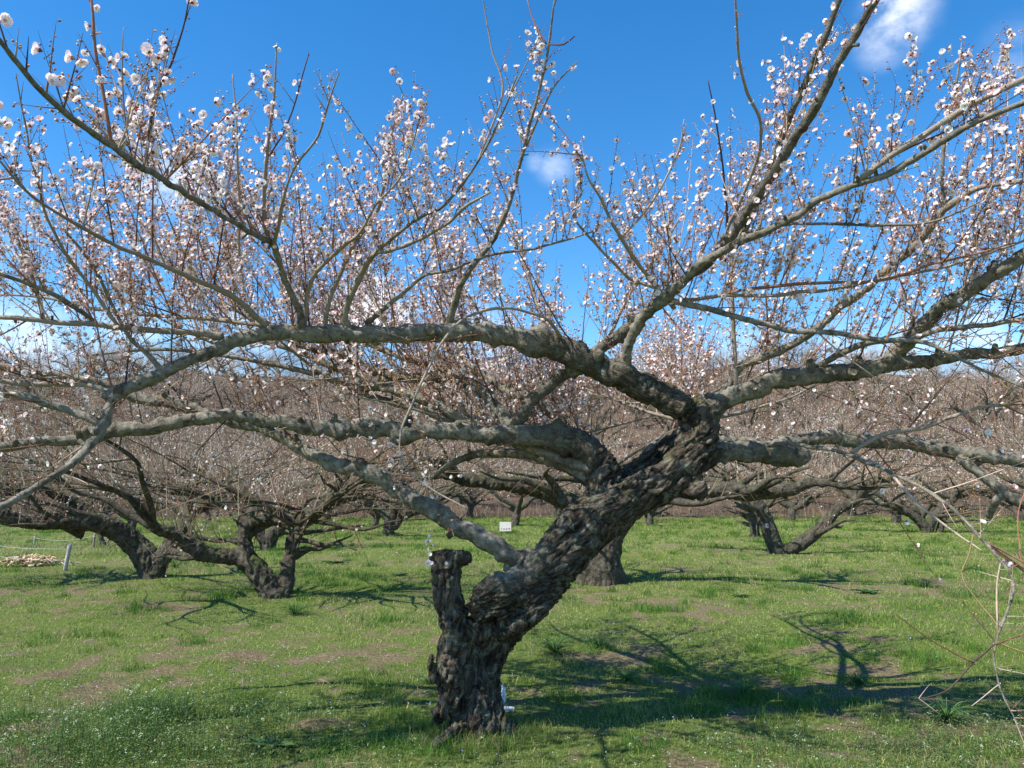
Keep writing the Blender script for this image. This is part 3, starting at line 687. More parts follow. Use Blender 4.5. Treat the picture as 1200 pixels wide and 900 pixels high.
 'X1': [(560, 505, 5.58, 7), (533, 487, 5.6, 6.2), (500, 470, 5.65, 6), (450, 453, 5.75, 5.6), (400, 433, 5.85, 5), (350, 412, 5.95, 4), (300, 400, 6, 3.4), (230, 395, 6.1, 2.6)],
 'X2': [(600, 500, 5.62, 8), (567, 460, 5.75, 6.8), (533, 444, 5.8, 6.3), (483, 443, 5.85, 6), (433, 433, 5.9, 5.4), (400, 416, 5.95, 5), (355, 405, 6.0, 4.6), (310, 380, 6.1, 3.2), (260, 355, 6.2, 2.4)],
 'X3': [(560, 458, 5.75, 4.5), (517, 433, 5.85, 4), (467, 417, 5.95, 3.8), (430, 402, 6.0, 3.4), (400, 385, 6.1, 3), (350, 340, 6.2, 2)],
 'X4': [(704, 545, 5.65, 8), (684, 518, 5.8, 8), (660, 492, 5.95, 7.5), (627, 472, 6.1, 6.5), (590, 455, 6.3, 5), (540, 420, 6.5, 3.5)],
 'X5': [(690, 560, 5.62, 8), (660, 545, 5.75, 7.5), (630, 535, 5.85, 6.5), (597, 532, 5.95, 5.5), (557, 533, 6.05, 5), (530, 543, 6.1, 4), (505, 560, 6.2, 2.5)],
 'X6': [(400, 452, 5.9, 4.4), (433, 454, 5.85, 4.2), (466, 456, 5.8, 3)],
 'Y1': [(353, 388, 4.9, 6), (351, 370, 4.85, 4.6), (342, 345, 4.78, 4), (331, 322, 4.7, 3.8), (324, 300, 4.6, 4), (317, 284, 4.5, 4.4), (295, 273, 4.2, 3.6), (265, 255, 3.8, 3.6), (233, 236, 3.4, 3.8), (200, 216, 3.0, 4.1), (172, 200, 2.7, 4.3), (143, 180, 2.45, 4.4), (100, 149, 2.2, 4.3), (50, 108, 2.0, 4), (17, 70, 1.9, 3.6), (0, 48, 1.85, 3.2), (-40, 0, 1.8, 3)],
 'Y2': [(316, 285, 4.5, 3.4), (311, 263, 4.4, 3), (310, 217, 4.25, 2.6), (314, 170, 4.1, 2.2), (320, 130, 4.0, 1.9), (323, 90, 3.9, 1.6), (325, 50, 3.85, 1)],
 'Y3': [(320, 288, 4.5, 2.8), (332, 235, 4.2, 2.2), (343, 200, 4.05, 1.9), (372, 160, 3.8, 1.7), (385, 120, 3.6, 1.4), (397, 85, 3.5, 1)],
 'Y4': [(317, 180, 4.1, 1.5), (335, 150, 4.0, 1.3), (350, 105, 3.8, 1.2), (362, 62, 3.7, .9)],
 'Z1': [(313, 382, 4.85, 5), (300, 371, 4.8, 4.2), (288, 360, 4.7, 4), (268, 345, 4.6, 4), (233, 330, 4.4, 3.4), (195, 313, 4.2, 3), (163, 299, 4.0, 3), (133, 287, 3.8, 2.9), (80, 257, 3.5, 2.4), (33, 226, 3.2, 2), (0, 190, 3.0, 1.6), (-20, 165, 2.9, 1)],
 'Z2': [(262, 395, 4.76, 6), (240, 391, 4.72, 4), (183, 387, 4.6, 4), (123, 382, 4.5, 3.8), (67, 377, 4.4, 3.4), (0, 372, 4.3, 3), (-80, 368, 4.2, 2)],
 'Z3': [(115, 382, 4.5, 3), (90, 362, 4.4, 3.2), (67, 347, 4.3, 3.2), (27, 331, 4.2, 3), (-5, 320, 4.1, 2.8), (-60, 300, 4.0, 2)],
 'Z4': [(345, 384, 4.9, 3.6), (287, 379, 4.95, 3.4), (233, 372, 5.0, 3.2), (187, 370, 5.05, 3), (133, 366, 5.1, 2.6), (60, 350, 5.1, 2), (0, 345, 5.1, 1.5)],
 'Z5': [(140, 384, 4.5, 2.8), (112, 345, 4.35, 2.6), (90, 315, 4.2, 2.4), (70, 285, 4.0, 2.1), (50, 240, 3.8, 1.7), (30, 150, 3.5, 1.3), (18, 85, 3.3, .8)],
 'Z6': [(192, 436, 4.6, 3.6), (170, 413, 4.55, 3.2), (150, 393, 4.5, 2.8), (128, 350, 4.4, 2.6), (108, 310, 4.3, 2.2), (75, 270, 4.2, 1.6)],
 'a1': [(410, 390, 5.0, 5), (404, 368, 4.95, 4.6), (418, 335, 4.85, 4.4), (436, 300, 4.7, 4), (460, 292, 4.55, 3), (490, 281, 4.4, 2.8), (520, 265, 4.2, 2.5), (545, 243, 4.0, 2.2), (575, 225, 3.9, 1.4)],
 'a2': [(436, 302, 4.7, 3), (455, 282, 4.55, 2.8), (490, 256, 4.35, 2.4), (520, 240, 4.1, 2.2), (560, 190, 3.9, 1.9), (590, 130, 3.7, 1.6), (606, 90, 3.6, 1.2)],
 'a3': [(380, 388, 5.0, 4), (384, 360, 4.95, 3.6), (395, 330, 4.9, 3), (413, 290, 4.8, 3.2), (430, 265, 4.7, 3.2), (445, 240, 4.6, 2.8), (450, 215, 4.5, 2.2), (456, 170, 4.4, 1.8), (472, 110, 4.3, 1.2)],
 'a4': [(356, 382, 4.92, 4), (360, 345, 4.85, 3), (372, 318, 4.75, 3), (400, 290, 4.6, 2.8), (422, 272, 4.45, 2.2), (440, 240, 4.3, 1.8), (470, 205, 4.1, 1.5), (495, 130, 4.0, 1)],
 'a5': [(430, 380, 5.05, 4), (470, 345, 4.95, 2.6), (500, 322, 4.9, 2.5), (530, 316, 4.85, 2.2), (570, 300, 4.8, 2), (630, 290, 4.7, 1.8), (700, 270, 4.6, 1.2)],
 'a6': [(173, 201, 2.7, 2.6), (171, 175, 2.75, 2.4), (183, 112, 2.8, 2.1), (200, 77, 2.75, 1.8), (214, 35, 2.7, 1.4), (223, -5, 2.65, 1)],
 'a7': [(130, 172, 2.42, 2.8), (123, 125, 2.38, 2.7), (116, 80, 2.35, 2.5), (110, 40, 2.32, 2.3), (106, -15, 2.3, 2)],
 'a8': [(155, 190, 2.6, 1.4), (146, 130, 2.55, 1.2), (143, 60, 2.5, .9), (144, 32, 2.5, .6)],
 'a9': [(281, 300, 4.3, 1.8), (280, 230, 4.1, 1.7), (278, 165, 3.9, 1.5), (273, 88, 3.8, 1)],
 'b1': [(560, 190, 3.9, 1.6), (589, 108, 3.75, 1.5), (577, 60, 3.7, 1.3), (570, 20, 3.65, 1.1), (566, -5, 3.6, .8)],
 'b2': [(790, 362, 5.1, 3.2), (768, 335, 5.0, 3), (747, 308, 4.85, 2.8), (735, 290, 4.75, 2.8), (718, 262, 4.6, 2.5), (705, 235, 4.5, 2), (690, 210, 4.4, 1.6), (682, 182, 4.35, 1.1)],
 'b3': [(770, 338, 5.0, 2.4), (745, 330, 5.0, 2.4), (733, 322, 4.9, 2.2), (700, 288, 4.75, 2), (673, 255, 4.6, 1.8), (678, 232, 4.5, 1.5), (684, 222, 4.45, 1.1)],
 'b4': [(722, 283, 4.75, 1.8), (750, 255, 4.6, 1.7), (775, 218, 4.4, 1.5), (795, 175, 4.3, 1.2), (802, 140, 4.2, .8)],
 'b5': [(850, 310, 4.9, 2), (851, 240, 4.7, 1.8), (845, 180, 4.5, 1.5), (830, 95, 4.3, .9)],
 'c1': [(640, 400, 5.4, 3), (630, 360, 5.5, 2.4), (612, 300, 5.5, 2), (600, 265, 5.5, 1.4)],
 'c2': [(700, 425, 5.5, 3), (735, 350, 5.7, 2.4), (770, 300, 5.8, 2), (800, 250, 5.8, 1.4)],
}
limb_curves = {}
mats_of = {}
for name, l in LIMBS.items():
    l = [(a, b_, c_, w * (.90 if w > 7 else .74 + .03 * w) * (.60 if name[0] == 'J' else 1)) for (a, b_, c_, w) in l]
    c = catmull(T4(l), .014 if l[0][3] > 5 else .03)
    c[:, :3] += (c[:, 3:4] * .30 + (.008 if name[0] == 'J' else .003)) * np.stack([vn3(c[:, :3] * 8 + 3), vn3(c[:, :3] * 8 + 30), vn3(c[:, :3] * 8 + 60)], 1)
    limb_curves[name] = c
    mbb = MB(); big = c[0, 3] > .028
    tube(mbb, c, 22 if big else (12 if c[0, 3] > .0095 else 7), 1.0 if c[0, 3] > .009 else .5, TWC[len(name) * 3 % 4 if l[0][3] > 2.5 else hash_i % 7] if (hash_i := sum(map(ord, name))) else None, seed=sum(map(ord, name)))
    if big:
        rst = np.random.default_rng(hash_i); tt_, aa_, bb_ = frames(c[:, :3])
        for _ in range(int(len(c) * .014 / .34)):
            i_ = rst.integers(6, len(c) - 6); rr_ = c[i_, 3]; ph_ = rst.uniform(0, 6.28); nn_ = aa_[i_] * math.cos(ph_) + bb_[i_] * math.sin(ph_) + UP * .5; nn_ /= np.linalg.norm(nn_); q0 = c[i_, :3]; w_ = rr_ * rst.uniform(.32, .62)
            tube(mbb, [(*(q0 + nn_ * rr_ * .3), w_ * 1.5), (*(q0 + nn_ * rr_ * .95), w_ * 1.25), (*(q0 + nn_ * (rr_ * 1.15 + .008)), w_), (*(q0 + nn_ * (rr_ * 1.25 + rst.uniform(.012, .045))), w_ * .95)], 12, .8, seed=int(_))
    thick = c[0, 3] > .0095
    if thick:                                                   # bark age: old and plated where the limb is thick
        L_ = np.concatenate([[0], np.cumsum(np.linalg.norm(np.diff(c[:, :3], axis=0), axis=1))]); ag = np.clip((c[:, 3] - .058) / .045, 0, .75)
        if name in ('L', 'L2'): ag = np.full(len(c), .50)  # not age: L and L2 toned darker, standing in for their shaded undersides
        if name in ('A', 'B', 'E', 'G', 'C', 'H'): ag = np.maximum(ag, .9 * np.exp(-L_ / .16))
        sd_ = 22 if big else 12; ag = np.concatenate([np.repeat(ag, sd_), ag[[0, -1]]]); n_main = len(ag); ag = np.concatenate([ag, np.full(mbb.n - n_main, .45)]); thn = np.clip((.030 - c[:, 3]) / .016, 0, 1) * (0 if name in ('L', 'L2') or name[0] == 'J' else .85 if hash_i % 3 else .15); thn = np.concatenate([np.repeat(thn, sd_), thn[[0, -1]], np.zeros(mbb.n - n_main)]); mbb.C = [np.stack([ag, thn, ag], 1)]
    o = part('limb' if c[0, 3] > .02 else 'branch', mbb.mesh('limb', M_HERO if thick else M_TWIG), hero)
    mats_of[name] = o

# sawn pruning scars on the limbs, each a small pale disc with a raised callus rim
def scar(parent, px, py, D, r, nrm_, col):
    c0 = P(px, py, D); n_ = np.array(nrm_, float); n_ /= np.linalg.norm(n_); a = np.cross(n_, [0, 0, 1.]); a /= np.linalg.norm(a); b_ = np.cross(n_, a)
    th = np.linspace(0, 2 * math.pi, 14, endpoint=False); mbb = MB(); V = []; C = []
    for (rr, h, cc) in [(1.5, -.012, (.09, .08, .06)), (1.2, .004, (.12, .10, .075)), (1.0, .003, (.16, .12, .08)), (.9, 0.001, col), (.45, .001, tuple(k * .85 for k in col))]:
        for q in th: V.append(c0 + (a * math.cos(q) + b_ * math.sin(q) * .9) * r * rr + n_ * h); C.append(cc)
    V.append(c0 + n_ * .001); C.append(tuple(k * .7 for k in col)); n = 14
    Q = [(k * n + j, k * n + (j + 1) % n, (k + 1) * n + (j + 1) % n, (k + 1) * n + j) for k in range(4) for j in range(n)]
    T = [(4 * n + j, 4 * n + (j + 1) % n, 5 * n) for j in range(n)]
    mbb.add(np.array(V), np.array(Q), np.array(T), np.array(C)); me = mbb.mesh('pruning_scar', M_PLAIN)
    o = obj('pruning_scar', me, parent); me.transform(Matrix.Translation(-hero.location))


scar(mats_of['A'], 425, 391, 4.985, .017, (-.1, -1, .1), (.50, .47, .30))
scar(mats_of['A'], 722, 432, 5.33, .030, (.5, -1, .2), (.30, .21, .13))
scar(mats_of['A'], 505, 388, 5.075, .024, (.1, -1, .2), (.26, .17, .09))
scar(mats_of['E'], 1000, 436, 5.295, .024, (.1, -1, .1), (.36, .31, .22))
scar(mats_of['E'], 884, 455, 5.425, .014, (-.1, -1, .1), (.50, .45, .34))
scar(mats_of['F'], 1098, 381, 4.90, .012, (.3, -1, .3), (.35, .27, .18))

SKX = [-200, 0, 60, 95, 130, 160, 205, 235, 270, 325, 400, 430, 470, 540, 570, 650, 670, 690, 740, 800, 830, 870, 920, 1000, 1050, 1090, 1120, 1150, 1200, 1400]
SKY = [100, 150, 130, 20, 20, 60, 20, 160, 110, 60, 85, 170, 105, 80, 20, 20, 90, 195, 150, 150, 115, 165, 40, 20, 80, 80, 10, 70, 30, 10]


def skyline(x): return np.interp(x, SKX, SKY)


G = Growth(11, True)
ctr = np.array([.9, 5.5, 0])
grow = {'A': (.20, (.5, 1.5)), 'A_down': (.30, (.15, .5)), 'A_l1': (.15, (.3, .9)), 'A_l2': (.2, (.2, .8)), 'B': (.26, (.3, 1.2)), 'C': (.4, (.3, 1.0)), 'E': (.17, (.5, 1.5)), 'F': (.14, (.5, 1.2)), 'H': (.25, (.3, .9)),
        'H_down': (.3, (.2, .6)), 'J': (.10, (.08, .30)), 'O': (.14, (.2, .6)), 'O2': (.18, (.15, .4)), 'K': (.12, (.3, 1.0)), 'K2': (.11, (.3, .8)), 'L': (.12, (.3, 1.0)), 'L2': (.10, (.25, .7)), 'N': (.14, (.3, .8)),
        'Q1': (.11, (.3, .8)), 'Q2': (.11, (.3, .8)), 'Q3': (.12, (.3, .7)), 'R1': (.11, (.4, 1.0)), 'R2': (.10, (.15, .4)), 'S1': (.12, (.4, 1.1)), 'S2': (.10, (.15, .4)), 'S3': (.13, (.1, .35)), 'W': (.10, (.15, .45)),
        'W4': (.08, (.06, .15)), 'V': (.5, (.1, .3)), 'X1': (.13, (.5, 1.3)), 'X2': (.12, (.5, 1.4)), 'X3': (.12, (.4, 1.2)), 'X4': (.13, (.6, 1.5)), 'X5': (.25, (.2, .6)), 'Y1': (.10, (.25, .75)), 'Y2': (.08, (.1, .35)),
        'Y3': (.08, (.1, .3)), 'Y4': (.08, (.05, .15)), 'Z1': (.10, (.3, .9)), 'Z2': (.10, (.4, 1.1)), 'Z3': (.12, (.3, .8)), 'Z4': (.12, (.4, 1.1)), 'Z5': (.11, (.1, .4)), 'Z6': (.12, (.2, .5)), 'a1': (.09, (.2, .6)), 'a2': (.09, (.15, .4)),
        'a3': (.09, (.15, .5)), 'a4': (.09, (.15, .5)), 'a5': (.10, (.2, .6)), 'a6': (.07, (.06, .25)), 'a7': (.07, (.05, .18)), 'a8': (.07, (.04, .1)), 'a9': (.08, (.06, .2)), 'b1': (.08, (.05, .2)), 'b2': (.09, (.15, .5)),
        'b3': (.12, (.1, .3)), 'b4': (.09, (.1, .3)), 'b5': (.09, (.1, .3)), 'c1': (.09, (.2, .5)), 'c2': (.09, (.2, .5)), 'J1': (.08, (.04, .12)), 'J4': (.1, (.04, .12)), 'J5': (.1, (.05, .15)), 'J6': (.12, (.1, .3)), 'J2': (.15, (.04, .1)), 'J3': (.12, (.04, .14))}
for k, (sp_, Lr) in grow.items():
    low = k[0] in 'JOV' or k in ('A_down', 'H_down')
    G.along(limb_curves[k], sp_ * (.68 if limb_curves[k][-1, 0] < .6 else .80), Lr if low else (Lr[0] * 1.15, Lr[1] * 1.25), ctr, skyline, dens=.5 if low else 1.0, fl=.35 if low else 1.05, droop=.5 if low else 0 if k in 'ABC' else .05, lvl=1 if low or Lr[1] < .3 else 2, start=.12 if k in 'ABCEFH' else .06)
# the criss-crossing, mostly bare side twigs in and below the limbs
for k, sp_ in (('A', .26), ('B', .16), ('C', .30), ('E', .20), ('H', .16), ('X1', .14), ('X2', .14), ('X3', .18), ('X4', .18), ('Z2', .14), ('Z4', .14), ('A_l1', .14), ('A_l2', .12), ('F', .2), ('S1', .16), ('N', .2), ('K', .2), ('O', .12), ('J', .2)):
    G.along(limb_curves[k], sp_, (.35, 1.2), ctr, lambda x: 260, dens=.55, up=.12, fl=.30, droop=1.0, lvl=1, start=.12)
# flowers straight on the thin traced branches
for k, c in limb_curves.items():
    if c[0, 3] < .02 and k[0] not in 'JHOV':
        L = np.linalg.norm(np.diff(c[:, :3], axis=0), axis=1).sum()
        for _ in range(int(L / .05)):
            i_ = G.r.integers(3, len(c)); q = rv(G.r); b_ = c[i_, :3] + q * c[i_, 3]
            (G.fl if G.r.random() < .25 else G.bu).append((b_ + q * .006, q, G.r.uniform(.8, 1.15)))
# limbs reaching away behind the trunk, and right round the crown (kept as limbs of their own)
back = [(0.2, 5.8, 1.9, -38, 3.6), (0.5, 5.9, 1.9, -14, 3.7), (.9, 5.9, 2.0, 6, 3.8), (1.2, 5.8, 2.0, 25, 3.6), (0.2, 5.8, 1.9, -62, 3.8), (.8, 5.8, 2.05, -25, 2.9), (0.6, 5.8, 1.9, -50, 2.8)]
for bi, (az, L) in enumerate([(q[3], q[4]) for q in back]):
    r = np.random.default_rng(900 + bi); a = math.radians(az); pts = []; hub_ = P(702, 552, 5.56) if az < 5 else P(812, 525, 5.52); x_, y_, z_ = hub_
    for s_ in np.linspace(0, 1, 8):
        rad = .036 * (1 - .78 * s_); pts.append((x_, y_, z_, rad)) if s_ > 0 else pts.append((*hub_, .04)); a += r.normal() * .16
        x_ += math.sin(a) * L / 7; y_ += math.cos(a) * L / 7; z_ += (.17 - .11 * s_ + r.normal() * .05) * L / 3.5
    c = catmull(np.array(pts), .04); mbb = MB(); tube(mbb, c, 12, 1.0, seed=40 + bi)
    mbb.C = [np.tile((.1, .1, .1), (mbb.n, 1))]; part('limb', mbb.mesh('limb', M_HERO), hero)
    G.along(c, .16, (.5, 1.4), ctr, lambda x: skyline(x) + 90 + 60 * math.sin(x * .02), dens=.9, fl=1.0, droop=.05, lvl=2)
    for kk in range(4):                                         # side boughs
        i0 = int(len(c) * (.2 + .18 * kk)); sgn = 1 if (kk + bi) % 2 else -1; b0 = a + sgn * .9; q = c[i0, :3].copy(); pp = [(*q, c[i0, 3] * .6)]
        for s_ in range(4):
            b0 += r.normal() * .2; q = q + np.array([math.sin(b0), math.cos(b0), .35 + r.normal() * .15]) * .28; pp.append((*q, c[i0, 3] * .6 * (1 - .2 * (s_ + 1))))
        c2 = catmull(np.array(pp), .05); mbb = MB(); tube(mbb, c2, 8, .8, seed=80 + bi * 4 + kk); mbb.C = [np.tile((0, .5, 0), (mbb.n, 1))]; part('branch', mbb.mesh('branch', M_HERO), hero)
        G.along(c2, .18, (.3, 1.0), ctr, lambda x: skyline(x) + 90, dens=.9, fl=1.0, lvl=2)
print('hero', len(G.fl), len(G.bu), len(G.tw.V))
part('twigs', G.tw.mesh('twigs', M_TWIG), hero, kind='stuff')
rs = np.random.default_rng(5)
# the hundred blossoms that show largest are parts, the rest one mass
def vis(it):
    pr = proj(it[0]); return 1e9 if pr is None or not (0 < pr[0] < 1200 and 0 < pr[1] < 900) else it[0][1]
order = sorted(range(len(G.fl)), key=lambda k: vis(G.fl[k])); near = order[:100]; rest = [G.fl[k] for k in order[100:]]
blossom_me = mkmesh('blossom', BL[0], BL[1], BL[2], BL[3], None, True, M_PETAL)
for k in near:
    p_, d_, s_ = G.fl[k]; o = obj('blossom', blossom_me, hero)
    q = Vector(d_).to_track_quat('Z', 'Y') @ Quaternion((0, 0, 1), k * 1.7)
    o.location = Vector(p_) - hero.location; o.rotation_mode = 'QUATERNION'; o.rotation_quaternion = q; o.scale = (s_, s_, s_)
part('blossoms', scatter(*BL, rest, rs, .04, [(1, 1, 1), (1, 1, 1), (1, 1.06, 1.06), (1, 1.04, 1.03), (1, .96, .96), (1, .88, .89)]).mesh('blossoms', M_PETAL), hero, kind='stuff')
part('buds', scatter(*BG, G.bu, rs, .25, [(1, 1, 1), (1.3, 2.2, .9), (1.0, 1.5, .7), (.6, 1.1, .6), (1.7, 2.6, 2.2), (1.4, 2.6, 1.0)]).mesh('buds', M_PETAL), hero, kind='stuff')
if G.lf: part('young_leaves', scatter(*LG, G.lf, rs, .3).mesh('young_leaves', M_LEAF), hero, kind='stuff')
fg = Growth(77)                                                # the shoot on the sawn stub
stub = P(507, 655, 5.33); fg.shoot(stub, np.array([-.1, -.05, 1.]), .17, .0024, 0, 0, 5, fl=1.6)
fg.shoot(P(508, 668, 5.28), np.array([-.5, -.1, .6]), .07, .002, 0, 0, 5, fl=2)
fg.fl += [(P(503, 628, 5.33), np.array([0, -1, .3]), .8), (P(504, 634, 5.33), np.array([0, -1, .3]), .7), (P(504, 650, 5.25), np.array([0, -1, .3]), 1.0), (P(507, 660, 5.25), np.array([-.5, -1, .3]), 1.0), (P(523, 660, 5.2), np.array([0, -1, .3]), .8)]
part('shoot', fg.tw.mesh('shoot', M_TWIG), hero); part('blossoms', scatter(*BL, fg.fl, rs).mesh('blossoms', M_PETAL), hero, kind='stuff')

# ------------------------------------------------------------------ plum trees behind
def bg_disp(s=1.0):
    def f(p):
        q = p * np.array([1, 1, .35]); return s * (-.01 + .03 * fbm(p * 3.5, 2) + .030 * (1 - np.abs(fbm(q * 13, 3)) * 2.2) + .010 * vn3(p * 40))
    return f


def spread_limb(r, x, y, z, az, L, r0, top, n=8):
    pts = []; a = az
    for s_ in np.linspace(0, 1, n):
        pts.append((x, y, z, r0 * (1 - .8 * s_ ** .9))); a += r.normal() * .22
        zz = max(0, top - z); x += math.cos(a) * L / (n - 1); y += math.sin(a) * L / (n - 1); z += (min(.38, zz * .55) + r.normal() * .10) * L / (n - 1) * 1.6
    return np.array(pts)


def crown_on(g, r, limbs, base, dens=1.0, fl=.5, sides=6, seedk=0, tall=(.3, 1.25)):
    """boughs and shoots for a tree whose main limbs are given; returns a mesh builder of boughs"""
    mbb = MB()
    for li, c in enumerate(limbs):
        g.along(c, .15 / dens, tall, base, None, dens=.62, up=.3, fl=fl, droop=.22, lvl=1, start=.25)
        for kk in range(5):
            i0 = int(len(c) * r.uniform(.25, .95)); i0 = min(i0, len(c) - 2); dd = c[i0 + 1, :3] - c[i0, :3]; a = math.atan2(dd[1], dd[0]) + (1 if kk % 2 else -1) * r.uniform(.5, 1.2)
            c2 = catmull(spread_limb(r, *c[i0, :3], a, r.uniform(.9, 1.9), max(c[i0, 3] * .55, .012), c[i0, 2] + r.uniform(-.1, .9), 5), .12)
            tube(mbb, c2, sides, .8, seed=seedk + li * 7 + kk)
            g.along(c2, .12 / dens, tall, base, None, dens=.62, up=.3, fl=fl, droop=.28, lvl=1, start=.1)
    return mbb


def finish_tree(root, trunk_me, bough_mb, g, rs, localise=True, buds=True):
    f = part if localise else obj
    f('trunk', trunk_me, root); f('boughs', bough_mb.mesh('boughs', M_BG), root)
    f('crown', g.tw.mesh('crown', M_TWIG), root, kind='stuff')
    if g.fl: f('blossoms', scatter(*FG, g.fl, rs, .12).mesh('blossoms', M_PETAL), root, kind='stuff')
    if buds and g.bu: f('buds', scatter(*BG, g.bu[::3], rs, .3).mesh('buds', M_PETAL), root, kind='stuff')


def custom(px, py, chains, label, seed, extra=0, voxel=.022, Lx=3.0, group='old plum trees of the orchard'):
    g0 = gpt(px, py); D = g0[1]; base = np.array([g0[0], D, 0.])
    root = empty('plum_tree', (float(g0[0]), float(D), 0.0), label, 'tree', group)
    ch = [T4([(a, b_, D + dd, w) for (a, b_, dd, w) in c]) for c in chains]
    r = np.random.default_rng(seed); g = Growth(seed)
    tops = [c[-1] for c in ch if c[-1][2] > .65]
    limbs = [catmull(c, .1) for c in ch if c[-1][2] > .9]
    ext = []
    for e in tops:                                             # every drawn limb carries on outwards
        for q in range(3):
            a = math.atan2(e[1] - base[1], e[0] - base[0]) + r.normal() * .8 + (q - 1) * .7
            l = spread_limb(r, *e[:3], a, r.uniform(1.2, 2.2), max(e[3] * .85, .03), r.uniform(1.7, 2.5), 6); ext.append(l)
    for q in range(extra):
        a = 2 * math.pi * q / extra + r.normal() * .3; ext.append(spread_limb(r, base[0] + .1 * math.cos(a), base[1] + .1 * math.sin(a) + .1, .55, a, Lx, .085, r.uniform(1.7, 2.4), 9))
    tm_ = union('trunk', ch + ext[:0], voxel, M_BG, bg_disp())
    mb2 = MB(); cs = [catmull(l, .08) for l in ext]
    for k, c in enumerate(cs): tube(mb2, c, 10, 1.0, seed=seed + k)
    mb3 = crown_on(g, r, cs + limbs, base, 1.15, .30, 6, seed)
    mb2.add(np.concatenate(mb3.V), np.concatenate(mb3.Q), np.concatenate(mb3.T), np.concatenate(mb3.C), np.concatenate(mb3.U))
    finish_tree(root, tm_, mb2, g, np.random.default_rng(seed))
    return base


near_bases = []
near_bases.append(custom(178, 680, [
    [(180, 690, 0, 15), (178, 672, 0, 13.5), (172, 655, 0, 14), (160, 640, 0, 12.5), (140, 624, -.2, 11.5), (118, 614, -.4, 11), (95, 610, -.6, 9.5), (60, 611, -.8, 9), (30, 612, -1, 7), (0, 600, -1.2, 5)],
    [(182, 668, 0, 10), (192, 652, 0, 8.5), (202, 636, .1, 7.5), (214, 618, .2, 6.5), (225, 600, .4, 5)], [(100, 612, -.5, 5), (94, 622, -.5, 4.5), (93, 628, -.5, 3.5)],
    [(120, 612, -.3, 6), (90, 590, -.4, 5.5), (60, 578, -.5, 5), (20, 565, -.6, 4)]],
    'old plum tree at far left, its low limb arching left above a wooden post', 101))
near_bases.append(custom(322, 704, [
    [(325, 715, 0, 15), (322, 700, 0, 13), (312, 683, 0, 12), (297, 664, 0, 11.5), (280, 654, 0, 9.5), (258, 652, -.1, 8), (240, 649, -.2, 7.5), (225, 640, -.3, 8.5), (205, 628, -.5, 6), (180, 618, -.7, 5)],
    [(292, 660, 0, 8), (288, 640, .05, 7.5), (288, 624, .1, 7.5), (296, 612, .1, 6), (320, 610, .1, 5.5), (348, 617, .1, 6)], [(328, 700, 0, 9), (336, 682, .1, 7.5), (339, 655, .15, 6.8), (344, 632, .15, 6.8), (350, 618, .15, 8)],
    [(350, 618, .15, 6), (360, 600, .3, 5), (380, 585, .5, 4)], [(288, 615, .1, 6), (270, 595, .3, 5), (240, 580, .4, 4)]],
    'two-stemmed old plum tree left of the big trunk with one upright and one bent stem', 102))
near_bases.append(custom(705, 684, [
    [(705, 694, 0, 24), (706, 670, 0, 20), (708, 645, 0, 19), (716, 620, 0, 17), (740, 597, -.1, 13), (775, 583, -.2, 10), (830, 574, -.3, 9), (883, 577, -.4, 9), (930, 573, -.5, 7)], [(732, 688, 0, 7), (716, 665, 0, 12)], [(684, 688, 0, 9), (694, 660, 0, 14)],
    [(706, 640, 0, 14), (680, 600, .1, 11), (650, 580, .2, 9), (600, 568, .2, 8), (540, 562, .2, 6)], [(712, 620, 0, 12), (705, 585, .3, 10), (690, 560, .6, 8)]],
    'dark plum tree half hidden right behind the big leaning trunk, roots flaring on the grass', 103))
near_bases.append(custom(912, 650, [
    [(914, 660, 0, 11), (911, 646, 0, 9.5), (904, 628, 0, 8.5), (896, 606, 0, 8), (887, 590, 0, 7), (872, 575, .1, 6), (850, 565, .2, 5)], [(914, 650, 0, 8), (930, 642, 0, 7.5), (948, 630, 0, 7), (966, 614, 0, 6.8), (980, 598, .1, 6), (1005, 588, .2, 5)]],
    'V-shaped plum tree right of the big trunk, its two stems splitting at the ground', 104))
near_bases.append(custom(1085, 624, [
    [(1086, 630, 0, 7), (1084, 618, 0, 6), (1072, 606, 0, 4.5), (1055, 596, 0, 4), (1035, 590, 0, 3)], [(1088, 622, 0, 5), (1094, 608, 0, 4.5), (1106, 594, 0, 4.5), (1120, 582, 0, 4)], [(1100, 626, 0, 4), (1104, 612, 0, 3.5), (1112, 598, 0, 3.5), (1116, 585, 0, 3)]],
    'many-stemmed plum tree at the right edge of the lawn behind the drooping twigs', 105))
near_bases.append(custom(452, 628, [
    [(455, 634, 0, 7), (455, 624, 0, 6.5), (457, 610, 0, 6), (462, 597, 0, 5.5), (478, 590, 0, 5), (500, 585, .1, 4)], [(462, 618, 0, 4), (472, 605, 0, 4.5), (490, 598, 0, 4)], [(455, 606, 0, 5), (440, 595, .1, 4)]],
    'straight short plum tree standing on the lawn under the low left limb', 106))
near_bases.append(custom(312, 645, [
    [(313, 652, 0, 10), (314, 640, 0, 8), (320, 626, 0, 7), (332, 614, 0, 6), (345, 605, .1, 5)], [(310, 634, 0, 7), (300, 618, 0, 6), (285, 606, .1, 5)]],
    'squat plum tree seen in the gap between the two stems of the bent tree', 107))
near_bases.append(custom(885, 630, [
    [(886, 634, 0, 6), (885, 622, 0, 5), (883, 608, 0, 5), (880, 596, 0, 4.5), (872, 588, 0, 4)], [(884, 604, 0, 4), (895, 594, 0, 3.5)]],
    'slim plum tree standing just left of the V-shaped tree', 108))
near_bases.append(custom(120, 640, [
    [(122, 645, 0, 4), (120, 634, 0, 3), (116, 620, .0, 3), (108, 610, 0, 3)], [(120, 626, 0, 2.5), (130, 614, 0, 2.5)]],
    'small plum tree farther off, its thin trunk showing beyond the wooden post', 109, Lx=2.2))

